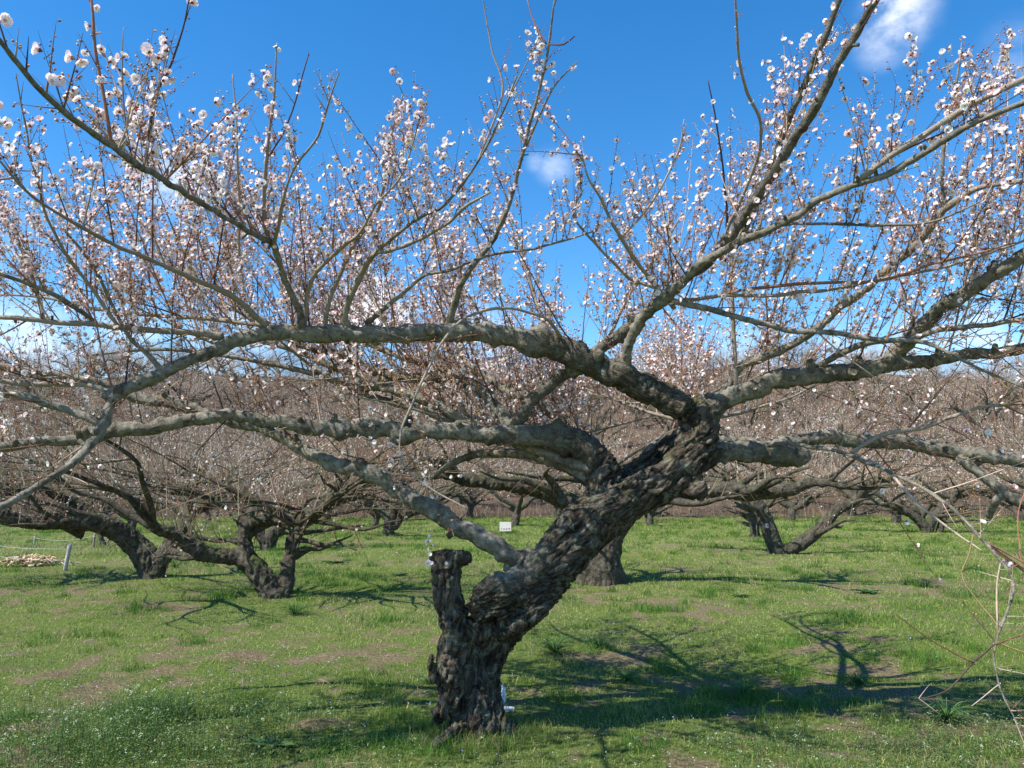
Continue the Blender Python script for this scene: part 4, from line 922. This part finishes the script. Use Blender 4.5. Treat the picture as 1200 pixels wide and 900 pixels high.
# prototypes for the rest of the orchard
def proto(seed, fl):
    r = np.random.default_rng(seed); g = Growth(seed)
    lean = r.uniform(-.35, .35, 2); n = 5
    ch = [np.array([(0, 0, -.15, .24), (0, 0, .15, .19), (lean[0] * .4, lean[1] * .4, .45, .17), (lean[0], lean[1], .8, .14)])]
    limbs = []
    for q in range(n):
        a = 2 * math.pi * q / n + r.normal() * .25; z0 = r.uniform(.45, .85); f = z0 / .85
        limbs.append(spread_limb(r, lean[0] * f, lean[1] * f, z0, a, r.uniform(2.6, 3.5), .10, r.uniform(1.7, 2.5), 9))
    tm_ = union('trunk', ch + [l[:5] for l in limbs], .045, M_BG, bg_disp())
    cs = [catmull(l, .12) for l in limbs]; mb2 = MB()
    for k, c in enumerate(cs): tube(mb2, c, 8, 1.0, seed=seed + k)
    mb3 = crown_on(g, r, cs, np.zeros(3), 1.1, fl, 4, seed, (.35, 1.9))
    mb2.add(np.concatenate(mb3.V), np.concatenate(mb3.Q), np.concatenate(mb3.T), np.concatenate(mb3.C), np.concatenate(mb3.U))
    rs = np.random.default_rng(seed)
    big = [(a, b_, c * 1.5) for (a, b_, c) in g.fl]
    return [('trunk', tm_, None), ('boughs', mb2.mesh('boughs', M_BG), None), ('crown', g.tw.mesh('crown', M_TWIG), 'stuff'),
            ('blossoms', scatter(*FG, big, rs, .15).mesh('blossoms', M_PETAL), 'stuff')]


protos = [proto(300 + k, f) for k, f in enumerate((.38, .18, .28, .46))]
rr = random.Random(4)
n_flat = n_hill = 0
Yv = 12.5
while Yv < 128:
    sp0 = 6.2 if Yv < 46 else 5.6 + (Yv - 46) * .05
    half = .80 * Yv + 3; xv = -half + rr.uniform(0, sp0)
    while xv < half:
        x_, y_ = xv + rr.uniform(-1.1, 1.1), Yv + rr.uniform(-1.2, 1.2); xv += sp0
        if any((x_ - b_[0]) ** 2 + (y_ - b_[1]) ** 2 < 5.2 ** 2 for b_ in near_bases): continue
        pxx = 600 + F * x_ / y_
        if y_ < 27 and -100 < pxx < 1300 and not (pxx < -20 or pxx > 1230): continue      # the open lawn
        if y_ < 40 and pxx < 150 : continue
        if y_ > 118 and rr.random() < .3: continue
        pr = protos[rr.randrange(len(protos))]; far = y_ > 46
        if far:
            lab, grp = 'small blossoming plum tree among many alike on the brown hillside behind the lawn', 'plum trees on the hillside'; n_hill += 1
        else:
            lab, grp = 'low spreading plum tree among many alike along the far edge of the lawn', 'plum trees along the far edge of the lawn'; n_flat += 1
        root = empty('plum_tree', (x_, y_, float(height(x_, y_)) - .03), lab, 'tree', grp, rr.uniform(0, 6.28))
        s_ = rr.uniform(.78, 1.2) * (1.0 if not far else 1.15); root.scale = (s_, s_, s_ * (rr.uniform(1.1, 1.6) if far else rr.uniform(.95, 1.15)))
        for (nm, me, kd) in pr: obj(nm, me, root, kind=kd)
    Yv += sp0 * .92
print('orchard trees', n_flat, n_hill)

rs = np.random.default_rng(91); n = 120000; y = 45.5 + 85 * rs.random(n) ** 1.3; x = rs.uniform(-1, 1, n) * (.76 * y + 2); cl = n2(x, y, 3.0, 5, 2); keep = rs.random(n) < .35 + .9 * np.clip(cl, 0, 1); x, y, cl = x[keep], y[keep], cl[keep]; n = len(x)
z = height(x, y); hh = rs.uniform(.3, 1.1, n) * (.8 + .8 * np.clip(cl, 0, 1)); w = rs.uniform(.008, .022, n) * (y / 60); a = rs.uniform(0, 6.28, n); wv = np.stack([np.cos(a), np.sin(a), 0 * a], 1) * w[:, None]
p0 = np.stack([x, y, z - .05], 1); tip = p0 + np.stack([rs.normal(size=n) * .35 * hh, rs.normal(size=n) * .35 * hh, hh], 1); V = np.stack([p0 - wv, p0 + wv, tip], 1).reshape(-1, 3)
cc = np.array([(.24, .18, .13), (.13, .095, .07), (.38, .32, .25), (.14, .15, .07), (.27, .16, .09)])[rs.integers(5, size=n)] * rs.uniform(.7, 1.3, n)[:, None]
obj('brushwood', mkmesh('brushwood', V, None, np.arange(n * 3).reshape(-1, 3), np.repeat(cc, 3, 0), None, False, M_LEAF), label='brown dry brushwood and bracken covering the hillside behind the orchard', cat='brushwood', kind='stuff')

# ------------------------------------------------------------------ grass and weeds
def cols_mix(a, b_, t_): return np.asarray(a)[None] * (1 - t_[:, None]) + np.asarray(b_)[None] * t_[:, None]


def blades(x, y, hgt, wid, lean, col, rs, kinks=2):
    """curved grass blades: two quads and a tip"""
    n = len(x); z = height(x, y); a = rs.uniform(0, 2 * math.pi, n); w = np.stack([np.cos(a), np.sin(a), 0 * a], 1) * (wid / 2)[:, None]
    b_ = rs.uniform(0, 2 * math.pi, n); l = np.stack([np.cos(b_), np.sin(b_), 0 * b_], 1) * (hgt * lean)[:, None]
    p0 = np.stack([x, y, z - .005], 1); up = np.zeros((n, 3)); up[:, 2] = hgt * np.sqrt(np.clip(1.05 - lean ** 2, .1, 1))
    V = np.stack([p0 - w, p0 + w, p0 + l * .28 + up * .55 - w * .8, p0 + l * .28 + up * .55 + w * .8, p0 + l + up], 1).reshape(-1, 3)
    o = (np.arange(n) * 5)[:, None]
    Q = np.array([[0, 1, 3, 2]]) + o; T = np.array([[2, 3, 4]]) + o
    return V, Q, T, np.repeat(col, 5, 0)


def lawn(n, d0, d1, seed, hs=1.0):
    rs = np.random.default_rng(seed); u = rs.random(n); e = .7
    D = (d0 ** e + u * (d1 ** e - d0 ** e)) ** (1 / e)
    x = rs.uniform(-1, 1, n) * (.74 * D + .8); y = D
    s = soilmask(x, y); d = dry(x, y); keep = rs.random(n) > s ** 1.3 * .90; x, y, D, s, d = x[keep], y[keep], D[keep], s[keep], d[keep]; n = len(x)
    tuft = np.clip((n2(x, y, .42, 41, 2) - .16) * 3.2, 0, 1) * np.clip(1.2 - s * 2, 0, 1) + np.clip((n2(x, y, 1.6, 42, 2) - .35) * 3, 0, 1) * .6
    k = np.clip(D / 5.5, 1, None)
    hgt = (.012 + .034 * rs.random(n) ** 1.6 + .095 * np.clip(tuft, 0, 1.3) * rs.uniform(.4, 1.3, n)) * hs * (1 - .4 * s) * k ** .22
    wid = rs.uniform(.0022, .0048, n) * k ** .85
    lean = rs.uniform(.25, .95, n)
    g1 = cols_mix((.265, .335, .050), (.060, .165, .020), np.clip(tuft * .8 + rs.random(n) * .3, 0, 1))
    g2 = cols_mix((.34, .35, .10), (.50, .43, .24), rs.random(n))
    f = np.clip(d * 2.3 - .60 - tuft * .9 + rs.normal(size=n) * .25, 0, 1) * (rs.random(n) < .85)
    col = g1 * (1 - f[:, None]) + g2 * f[:, None]; col *= rs.uniform(.55, 1.4, n)[:, None]
    return blades(x, y, hgt, wid, lean, col, rs)


mbb = MB(); V, Q, T, C = lawn(760000, 3.9, 47, 1); mbb.add(V, Q, T, C)
obj('grass', mbb.mesh('grass', M_BLADE, False), label='short rough orchard grass with yellow-green and dry patches over the whole ground', cat='grass', kind='stuff')

# small round-leaved ground cover with tiny blue speedwell flowers
rs = np.random.default_rng(61)
n = 150000; D = (3.9 ** .6 + rs.random(n) * (16 ** .6 - 3.9 ** .6)) ** (1 / .6); x = rs.uniform(-1, 1, n) * (.74 * D + .6); y = D
cov = n2(x, y, .7, 51, 3); keep = (cov > .02) & (rs.random(n) > soilmask(x, y) * .8); x, y, D = x[keep], y[keep], D[keep]; n = len(x)
z = height(x, y) + rs.uniform(.004, .035, n); a = rs.uniform(0, 6.28, n); s_ = rs.uniform(.0035, .0075, n) * np.clip(D / 6, 1, None) ** .6
ax = np.stack([np.cos(a), np.sin(a), rs.uniform(-.5, .5, n)], 1) * s_[:, None]; bx = np.stack([-np.sin(a), np.cos(a), rs.uniform(-.5, .5, n)], 1) * s_[:, None] * .8; c0 = np.stack([x, y, z], 1)
V = np.stack([c0 - ax, c0 - bx, c0 + ax, c0 + bx], 1).reshape(-1, 3); Q = np.arange(n * 4).reshape(-1, 4)
col = cols_mix((.060, .125, .030), (.12, .17, .06), rs.random(n)) * rs.uniform(.7, 1.25, n)[:, None]
blue = (n2(x, y, .5, 71, 2) > .10) & (rs.random(n) < .045) & (D < 9); col[blue] = (.36, .45, .75); vio = rs.random(n) < .004; col[vio] = (.45, .25, .5)
V.reshape(-1, 4, 3)[blue, :, 2] += .012
obj('ground_cover', mkmesh('ground_cover', V, Q, None, np.repeat(col, 4, 0), None, False, M_LEAF), label='small round-leaved weeds with tiny pale blue flowers among the grass', cat='ground cover', kind='stuff')

# taller chickweed / cress patch with whitish heads in the lower left
rs = np.random.default_rng(62); mbb = MB(); vs = []
def weedmask(x, y):
    c = gpt(150, 870); m = np.exp(-(((x - c[0]) / 1.35) ** 2 + ((y - c[1]) / .85) ** 2)) + .7 * np.exp(-(((x - 3.0) / .9) ** 2 + ((y - 5.1) / .5) ** 2)) + .5 * np.exp(-(((x - 1.7) / .8) ** 2 + ((y - 4.9) / .4) ** 2))
    return m * (1 + .9 * n2(x, y, .35, 81, 2))
n = 90000; x = rs.uniform(-4.6, 4.6, n); y = rs.uniform(3.8, 7.5, n); keep = rs.random(n) < weedmask(x, y) * .62; x, y = x[keep], y[keep]; n = len(x)
h = rs.uniform(.05, .24, n) ** 1.0 * np.clip(weedmask(x, y), .3, 1); z0 = height(x, y)
V, Q, T, C = blades(x, y, h, np.full(n, .0028), rs.uniform(.1, .5, n), np.tile((.07, .13, .035), (n, 1)) * rs.uniform(.7, 1.3, n)[:, None], rs); mbb.add(V, Q, T, C)
for lv in range(5):
    f = rs.uniform(.25, 1, n); jx = x + rs.normal(size=n) * .014; jy = y + rs.normal(size=n) * .014; zz = z0 + h * f; a = rs.uniform(0, 6.28, n); s_ = rs.uniform(.0035, .0095, n)
    ax = np.stack([np.cos(a), np.sin(a), rs.uniform(-.7, .7, n)], 1) * s_[:, None]; bx = np.stack([-np.sin(a), np.cos(a), rs.uniform(-.7, .7, n)], 1) * s_[:, None] * .5; c0 = np.stack([jx, jy, zz], 1)
    V = np.stack([c0 - ax, c0 - bx, c0 + ax, c0 + bx], 1).reshape(-1, 3)
    mbb.add(V, np.arange(n * 4).reshape(-1, 4), None, np.repeat(cols_mix((.040, .095, .022), (.15, .22, .065), rs.random(n)), 4, 0))
heads = rs.random(n) < .042; hx, hy, hz = x[heads], y[heads], (z0 + h)[heads] + .01; m = len(hx)
for q in range(7):
    c0 = np.stack([hx + rs.normal(size=m) * .006, hy + rs.normal(size=m) * .006, hz + rs.normal(size=m) * .004], 1); a = rs.uniform(0, 6.28, m); s_ = .0042
    ax = np.stack([np.cos(a), np.sin(a), .3 * np.sin(a * 3)], 1) * s_; bx = np.stack([-np.sin(a), np.cos(a), .3 * np.cos(a * 3)], 1) * s_
    V = np.stack([c0 - ax, c0 - bx, c0 + ax, c0 + bx], 1).reshape(-1, 3); mbb.add(V, np.arange(m * 4).reshape(-1, 4), None, (.50, .58, .40))
obj('weed_patch', mbb.mesh('weed_patch', M_LEAF, False), label='dense dark green patch of weeds with small whitish heads in the lower left', cat='weeds', kind='stuff')

# fallen petals
rs = np.random.default_rng(64); n = 2600; D = rs.uniform(4, 13, n); x = rs.uniform(-1, 1, n) * (.74 * D); z = height(x, D) + rs.uniform(.008, .035, n); a = rs.uniform(0, 6.28, n); ax = np.stack([np.cos(a), np.sin(a), rs.uniform(-.4, .4, n)], 1) * .005; bx = np.stack([-np.sin(a), np.cos(a), rs.uniform(-.4, .4, n)], 1) * .004; c0 = np.stack([x, D, z], 1)
obj('fallen_petals', mkmesh('fallen_petals', np.stack([c0 - ax, c0 - bx, c0 + ax, c0 + bx], 1).reshape(-1, 3), np.arange(n * 4).reshape(-1, 4), None, np.tile((.85, .76, .74), (n * 4, 1)), None, False, M_PETAL), label='scattered white fallen petals on the grass', cat='petals', kind='stuff')
# longer grass round the foot of the trunk
rs = np.random.default_rng(65); n = 2600; a = rs.uniform(0, 6.28, n); q = .20 + np.abs(rs.normal(size=n)) * .13; x = root_pt[0] + .02 + np.cos(a) * q * 1.15; y = BASE_D - .03 + np.sin(a) * q
V, Q, T, C = blades(x, y, rs.uniform(.03, .12, n), rs.uniform(.002, .004, n), rs.uniform(.2, .9, n), cols_mix((.10, .20, .03), (.36, .32, .13), (rs.random(n) < .4) * 1.0) * rs.uniform(.7, 1.2, n)[:, None], rs); mbb = MB(); mbb.add(V, Q, T, C)
obj('long_grass', mbb.mesh('long_grass', M_BLADE, False), label='longer uncut grass growing round the foot of the big leaning trunk', cat='grass', kind='stuff')

# dead straw, fallen twigs and soil crumbs
rs = np.random.default_rng(63); mbb = MB()
for k in range(420):
    D = rs.uniform(4.2, 14); x_ = rs.uniform(-1, 1) * (.72 * D); a = rs.uniform(0, 6.28); L = rs.uniform(.05, .22); z_ = float(height(x_, D)) + .022
    p = np.array([[x_, D, z_], [x_ + math.cos(a) * L * .5, D + math.sin(a) * L * .5, z_ + rs.uniform(.0, .03)], [x_ + math.cos(a) * L, D + math.sin(a) * L, z_ + rs.uniform(-.01, .04)]])
    tube(mbb, np.c_[p, [.0016, .0014, .0009]], 4, 0, [(.42, .36, .2), (.30, .24, .15), (.16, .11, .08)][rs.integers(3)])
obj('straw', mbb.mesh('straw', M_PLAIN), label='dead straw stalks and fallen twigs lying over the grass', cat='straw', kind='stuff')
mbb = MB(); n = 26000; D = rs.uniform(3.9, 12, n); x = rs.uniform(-1, 1, n) * (.74 * D); keep = soilmask(x, D) > .45; x, D = x[keep], D[keep]; n = len(x)
a = rs.uniform(.003, .012, n); z = height(x, D); c0 = np.stack([x, D, z], 1); oc = np.array([(1, 0, .1), (0, 1, 0), (-1, 0, .1), (0, -1, 0), (0, 0, .8), (0, 0, -.6)])
V = (c0[:, None] + oc[None] * a[:, None, None] * rs.uniform(.6, 1.3, (n, 6, 1))).reshape(-1, 3); o_ = (np.arange(n) * 6)[:, None, None]
T = (np.array([(0, 1, 4), (1, 2, 4), (2, 3, 4), (3, 0, 4), (1, 0, 5), (2, 1, 5), (3, 2, 5), (0, 3, 5)])[None] + o_).reshape(-1, 3)
obj('soil_crumbs', mkmesh('soil_crumbs', V, None, T, np.repeat(cols_mix((.10, .07, .045), (.20, .15, .10), rs.random(n)), 6, 0), None, False, M_PLAIN), label='loose brown soil crumbs on the bare patches', cat='soil', kind='stuff')


# leafy rosettes and long grass tufts that can be told apart
def rosette(px, py, nleaf, L, w, colr, label, cat='plant', name='weed_plant', up=.5, group=None):
    g0 = gpt(px, py); r = np.random.default_rng(int(px * 3 + py)); z_ = float(height(g0[0], g0[1])); mbb = MB()
    for k in range(nleaf):
        a = 2.4 * k + r.normal() * .2; l = L * r.uniform(.55, 1.1); e = r.uniform(.25, 1.2) * up; pts = []
        wd = w * r.uniform(.7, 1.15); cc = np.array(colr) * r.uniform(.7, 1.35); n = 7; V = []
        for s_ in np.linspace(0, 1, n):
            rad = l * s_; zz = l * (e * s_ - .55 * e * s_ ** 2 * 1.3); c0 = np.array([math.cos(a) * rad, math.sin(a) * rad, zz]); sd = np.array([-math.sin(a), math.cos(a), 0]) * wd * math.sin(math.pi * min(1, .12 + s_ * .88)) ** .8
            wob = .12 * wd * math.sin(9 * s_ + k); V += [c0 - sd + [0, 0, .3 * wd + wob], c0, c0 + sd + [0, 0, .3 * wd - wob]]
        Q = []
        for s_ in range(n - 1):
            for j in range(2): i0 = s_ * 3 + j; Q.append((i0, i0 + 1, i0 + 4, i0 + 3))
        mbb.add(np.array(V) + [g0[0], g0[1], z_ + .005], np.array(Q), None, cc)
    me = mbb.mesh(name, M_LEAF); me.transform(Matrix.Translation((-g0[0], -g0[1], -z_)))
    o = obj(name, me, None, label, cat, group); o.location = (g0[0], g0[1], z_)


rosette(1015, 699, 16, .24, .035, (.035, .085, .025), 'dark green broad-leaved weed in the open lawn right of the trunk')
rosette(318, 880, 16, .20, .030, (.085, .15, .035), 'broad-leaved light green weed beside the soil mound at the lower left')
rosette(393, 662, 14, .32, .05, (.035, .08, .025), 'dark leafy weed clump on the lawn left of the sawn stub')
rosette(468, 676, 12, .22, .03, (.045, .09, .03), 'low dark weed just left of the sawn stub')
rosette(868, 700, 12, .18, .03, (.04, .085, .03), 'small dark weed on the lawn between the big trunk and the V-shaped tree')
TG = 'long grass tufts'
for (px, py, nl, L, cc, lab) in [(1110, 845, 150, .24, (.085, .17, .045), 'long bright green grass tuft under the drooping twigs at the lower right'), (650, 772, 170, .26, (.075, .165, .035), 'long fresh grass tuft right of the trunk on the near side of a soil patch'),
                            (735, 800, 110, .17, (.10, .20, .045), 'pale green grass tuft lying in the shadow right of the trunk'), (1005, 800, 90, .16, (.07, .15, .035), 'short grass tuft in the twig shadows on the right'),
                            (345, 722, 120, .30, (.06, .14, .03), 'dark long grass tuft at the foot of the bent two-stemmed tree'), (700, 762, 110, .2, (.08, .17, .035), 'grass tuft behind the pale one, beside the bare soil'), (205, 668, 110, .3, (.045, .10, .025), 'dark grass tuft at the foot of the far left tree'),
                            (870, 815, 130, .18, (.075, .16, .04), 'grass tuft in the middle of the lower right lawn'), (1085, 690, 110, .3, (.05, .12, .03), 'dark grass tuft behind the drooping twigs'), (500, 800, 50, .10, (.07, .14, .035), 'small grass tuft left of the trunk foot')]:
    rosette(px, py, nl, L, .0035, cc, lab, 'grass tuft', 'grass_tuft', 1.5)

# ------------------------------------------------------------------ small things
def boxm(mbb, c, s, col, R=None):
    s = np.array(s) / 2; v = np.array([[x, y, z] for x in (-1, 1) for y in (-1, 1) for z in (-1, 1)], float) * s
    if R is not None: v = v @ np.array(R).T
    mbb.add(v + np.array(c), np.array([(0, 1, 3, 2), (4, 6, 7, 5), (0, 4, 5, 1), (2, 3, 7, 6), (0, 2, 6, 4), (1, 5, 7, 3)]), None, col)


# signboard
g0 = gpt(592, 633); zb = float(height(*g0)); sg = empty('signboard', (g0[0], g0[1], zb), 'small cream signboard on a thin green stake, left of the leaning trunk', 'sign')
k = g0[1] / F
mbb = MB(); tube(mbb, [(g0[0], g0[1], zb - .1, .011), (g0[0] + .004, g0[1], zb + .15, .011), (g0[0] + .008, g0[1], zb + 13 * k, .010)], 8, 0, (.16, .24, .12)); part('stake', mbb.mesh('stake', M_PLAIN), sg)
mbb = MB(); bw, bh = 13.2 * k, 10.5 * k; cx, cz = g0[0] + .006, zb + 9.5 * k + bh / 2
boxm(mbb, (cx, g0[1] - .02, cz), (bw, .012, bh), (.72, .66, .60)); part('board', mbb.mesh('board', M_PLAIN, False), sg)
mbb = MB(); r = random.Random(2); yb = g0[1] - .0295
u = bh / 20                                                    # one row of brown brushed characters, as on the board
for c_ in range(4):
    ox = cx - bw * .34 + c_ * bw * .225
    for (dx, dz, w_, h_) in [(0, 0, 3.0, .55), (0, -1.5, 2.6, .5), (-.9, -.8, .5, 2.8), (.8, -.9, .5, 2.6), (.1, .9, .5, 1.5)]:
        if r.random() < .85: boxm(mbb, (ox + dx * u, yb - .001 * r.random(), cz - bh * .22 + dz * u), (w_ * u, .003, h_ * u), (.22, .10, .06))
part('lettering', mbb.mesh('lettering', M_PLAIN, False), sg)

# fence stakes and wires at the far left
fs = []
def stake(px, pyb, pyt, rpx, label, col, tilt=0.):
    g0 = gpt(px, pyb); zb = float(height(*g0)); D = g0[1]; h_ = (pyb - pyt) * D / F; mbb = MB()
    rr_ = rpx * D / F; tube(mbb, [(0, 0, -.1, rr_), (tilt * h_ * .3, 0, h_ * .3, rr_ * 1.03), (tilt * h_ * .7, 0, h_ * .7, rr_ * .98), (tilt * h_, 0, h_, rr_ * .95)], 10, .3, col, seed=int(px))
    o = obj('wooden_post', mbb.mesh('wooden_post', M_PLAIN), None, label, 'post', 'low fence posts at the left'); o.location = (g0[0], D, zb); fs.append(np.array([g0[0] + tilt * h_ * .8, D, zb + h_ * .82])); return o


stake(76, 670, 640, 2.2, 'pale weathered wooden post leaning slightly, nearest of the low fence posts at left', (.42, .40, .36), .12)
stake(40, 640, 634.5 - 6, 1.0, 'thin grey post farther back to the left of the nearest post', (.30, .31, .30))
stake(109.5, 644, 627, 1.3, 'brown post beyond the nearest one, below the arching limb', (.26, .20, .16))
stake(126, 643, 633, 1.1, 'short reddish-brown post rightmost of the low fence posts', (.22, .15, .12))
g1 = gpt(-60, 662); fs.append(np.array([g1[0], g1[1], .62]))
mbb = MB()
for (a, b_) in [(fs[0], fs[4]), (fs[0] - [0, 0, .22], fs[4] - [0, 0, .22]), (fs[1], fs[2]), (fs[2], fs[3])]:
    pts = [a + (b_ - a) * t_ - np.array([0, 0, .10 * math.sin(math.pi * t_)]) for t_ in np.linspace(0, 1, 9)]; tube(mbb, np.c_[np.array(pts), np.full(9, .004)], 4, 0, (.45, .45, .42))
obj('fence_wire', mbb.mesh('fence_wire', M_PLAIN), None, 'thin sagging wires strung between the low fence posts at left', 'wire')

# heap of pale wood chips / prunings near the left edge
g0 = gpt(35, 664); r = np.random.default_rng(8); mbb = MB(); zb = float(height(*g0))
for k in range(420):
    a = r.uniform(0, 6.28); q = abs(r.normal()) * .22; hh = max(0, .22 * (1 - (q / .9) ** 1.3)) * r.uniform(.4, 1); c0 = np.array([math.cos(a) * q * 1.7, math.sin(a) * q, hh]); d_ = rv(r) * r.uniform(.05, .14); d_[2] *= .4
    w_ = r.uniform(.008, .026); cc = np.array([(.62, .48, .26), (.50, .36, .20), (.68, .58, .42), (.30, .20, .13)][r.integers(4)]) * r.uniform(.7, 1.1)
    tube(mbb, np.c_[np.array([c0 - d_, c0 + rv(r) * .01, c0 + d_]), [w_ * .6, w_, w_ * .5]], 5, 0, cc)
o = obj('woodchip_heap', mbb.mesh('woodchip_heap', M_PLAIN, False), None, 'low heap of pale yellow wood chips and prunings on the grass near the left edge', 'heap', None, 'stuff'); o.location = (g0[0], g0[1], zb)

# crumpled pale plastic at the trunk foot
g0 = gpt(588, 826); zb = float(height(g0[0], g0[1])); D = g0[1]; r = np.random.default_rng(3)
def crumple(name, c, s, seed, col, label):
    th = np.linspace(.01, math.pi - .01, 26)[:, None]; ph = np.linspace(0, 2 * math.pi, 40, endpoint=False)[None]
    d = np.stack([np.sin(th) * np.cos(ph), np.sin(th) * np.sin(ph), np.cos(th) * np.ones_like(ph)], -1); nn = 1 + .35 * fbm(d * 2.2 + seed, 2) - .35 * np.abs(vn3(d * 5 + seed)) - .12 * np.abs(vn3(d * 11))
    V = (d * nn[..., None] * np.array(s)).reshape(-1, 3); ii = np.arange(25)[:, None] * 40; jj = np.arange(40)[None]; jn = (jj + 1) % 40
    o = obj(name, mkmesh(name, V, np.stack([ii + jj, ii + 40 + jj, ii + 40 + jn, ii + jn], -1).reshape(-1, 4), None, np.tile(col, (len(V), 1)), None, False, M_PLAIN), None, label, 'litter'); o.location = c


crumple('crumpled_wrapper', (g0[0] + .0, D - .02, zb + .085), (.032, .035, .085), 3, (.62, .68, .80), 'crumpled bluish-white plastic wrapper standing against the right side of the trunk foot')
g2 = gpt(592, 832); crumple('crumpled_scrap', (g2[0] + .02, g2[1] - .05, float(height(g2[0], g2[1])) + .025), (.05, .04, .020), 9, (.58, .62, .70), 'flat pale scrap of plastic on the ground in front of the crumpled wrapper')
print('objects', len(bpy.data.objects))
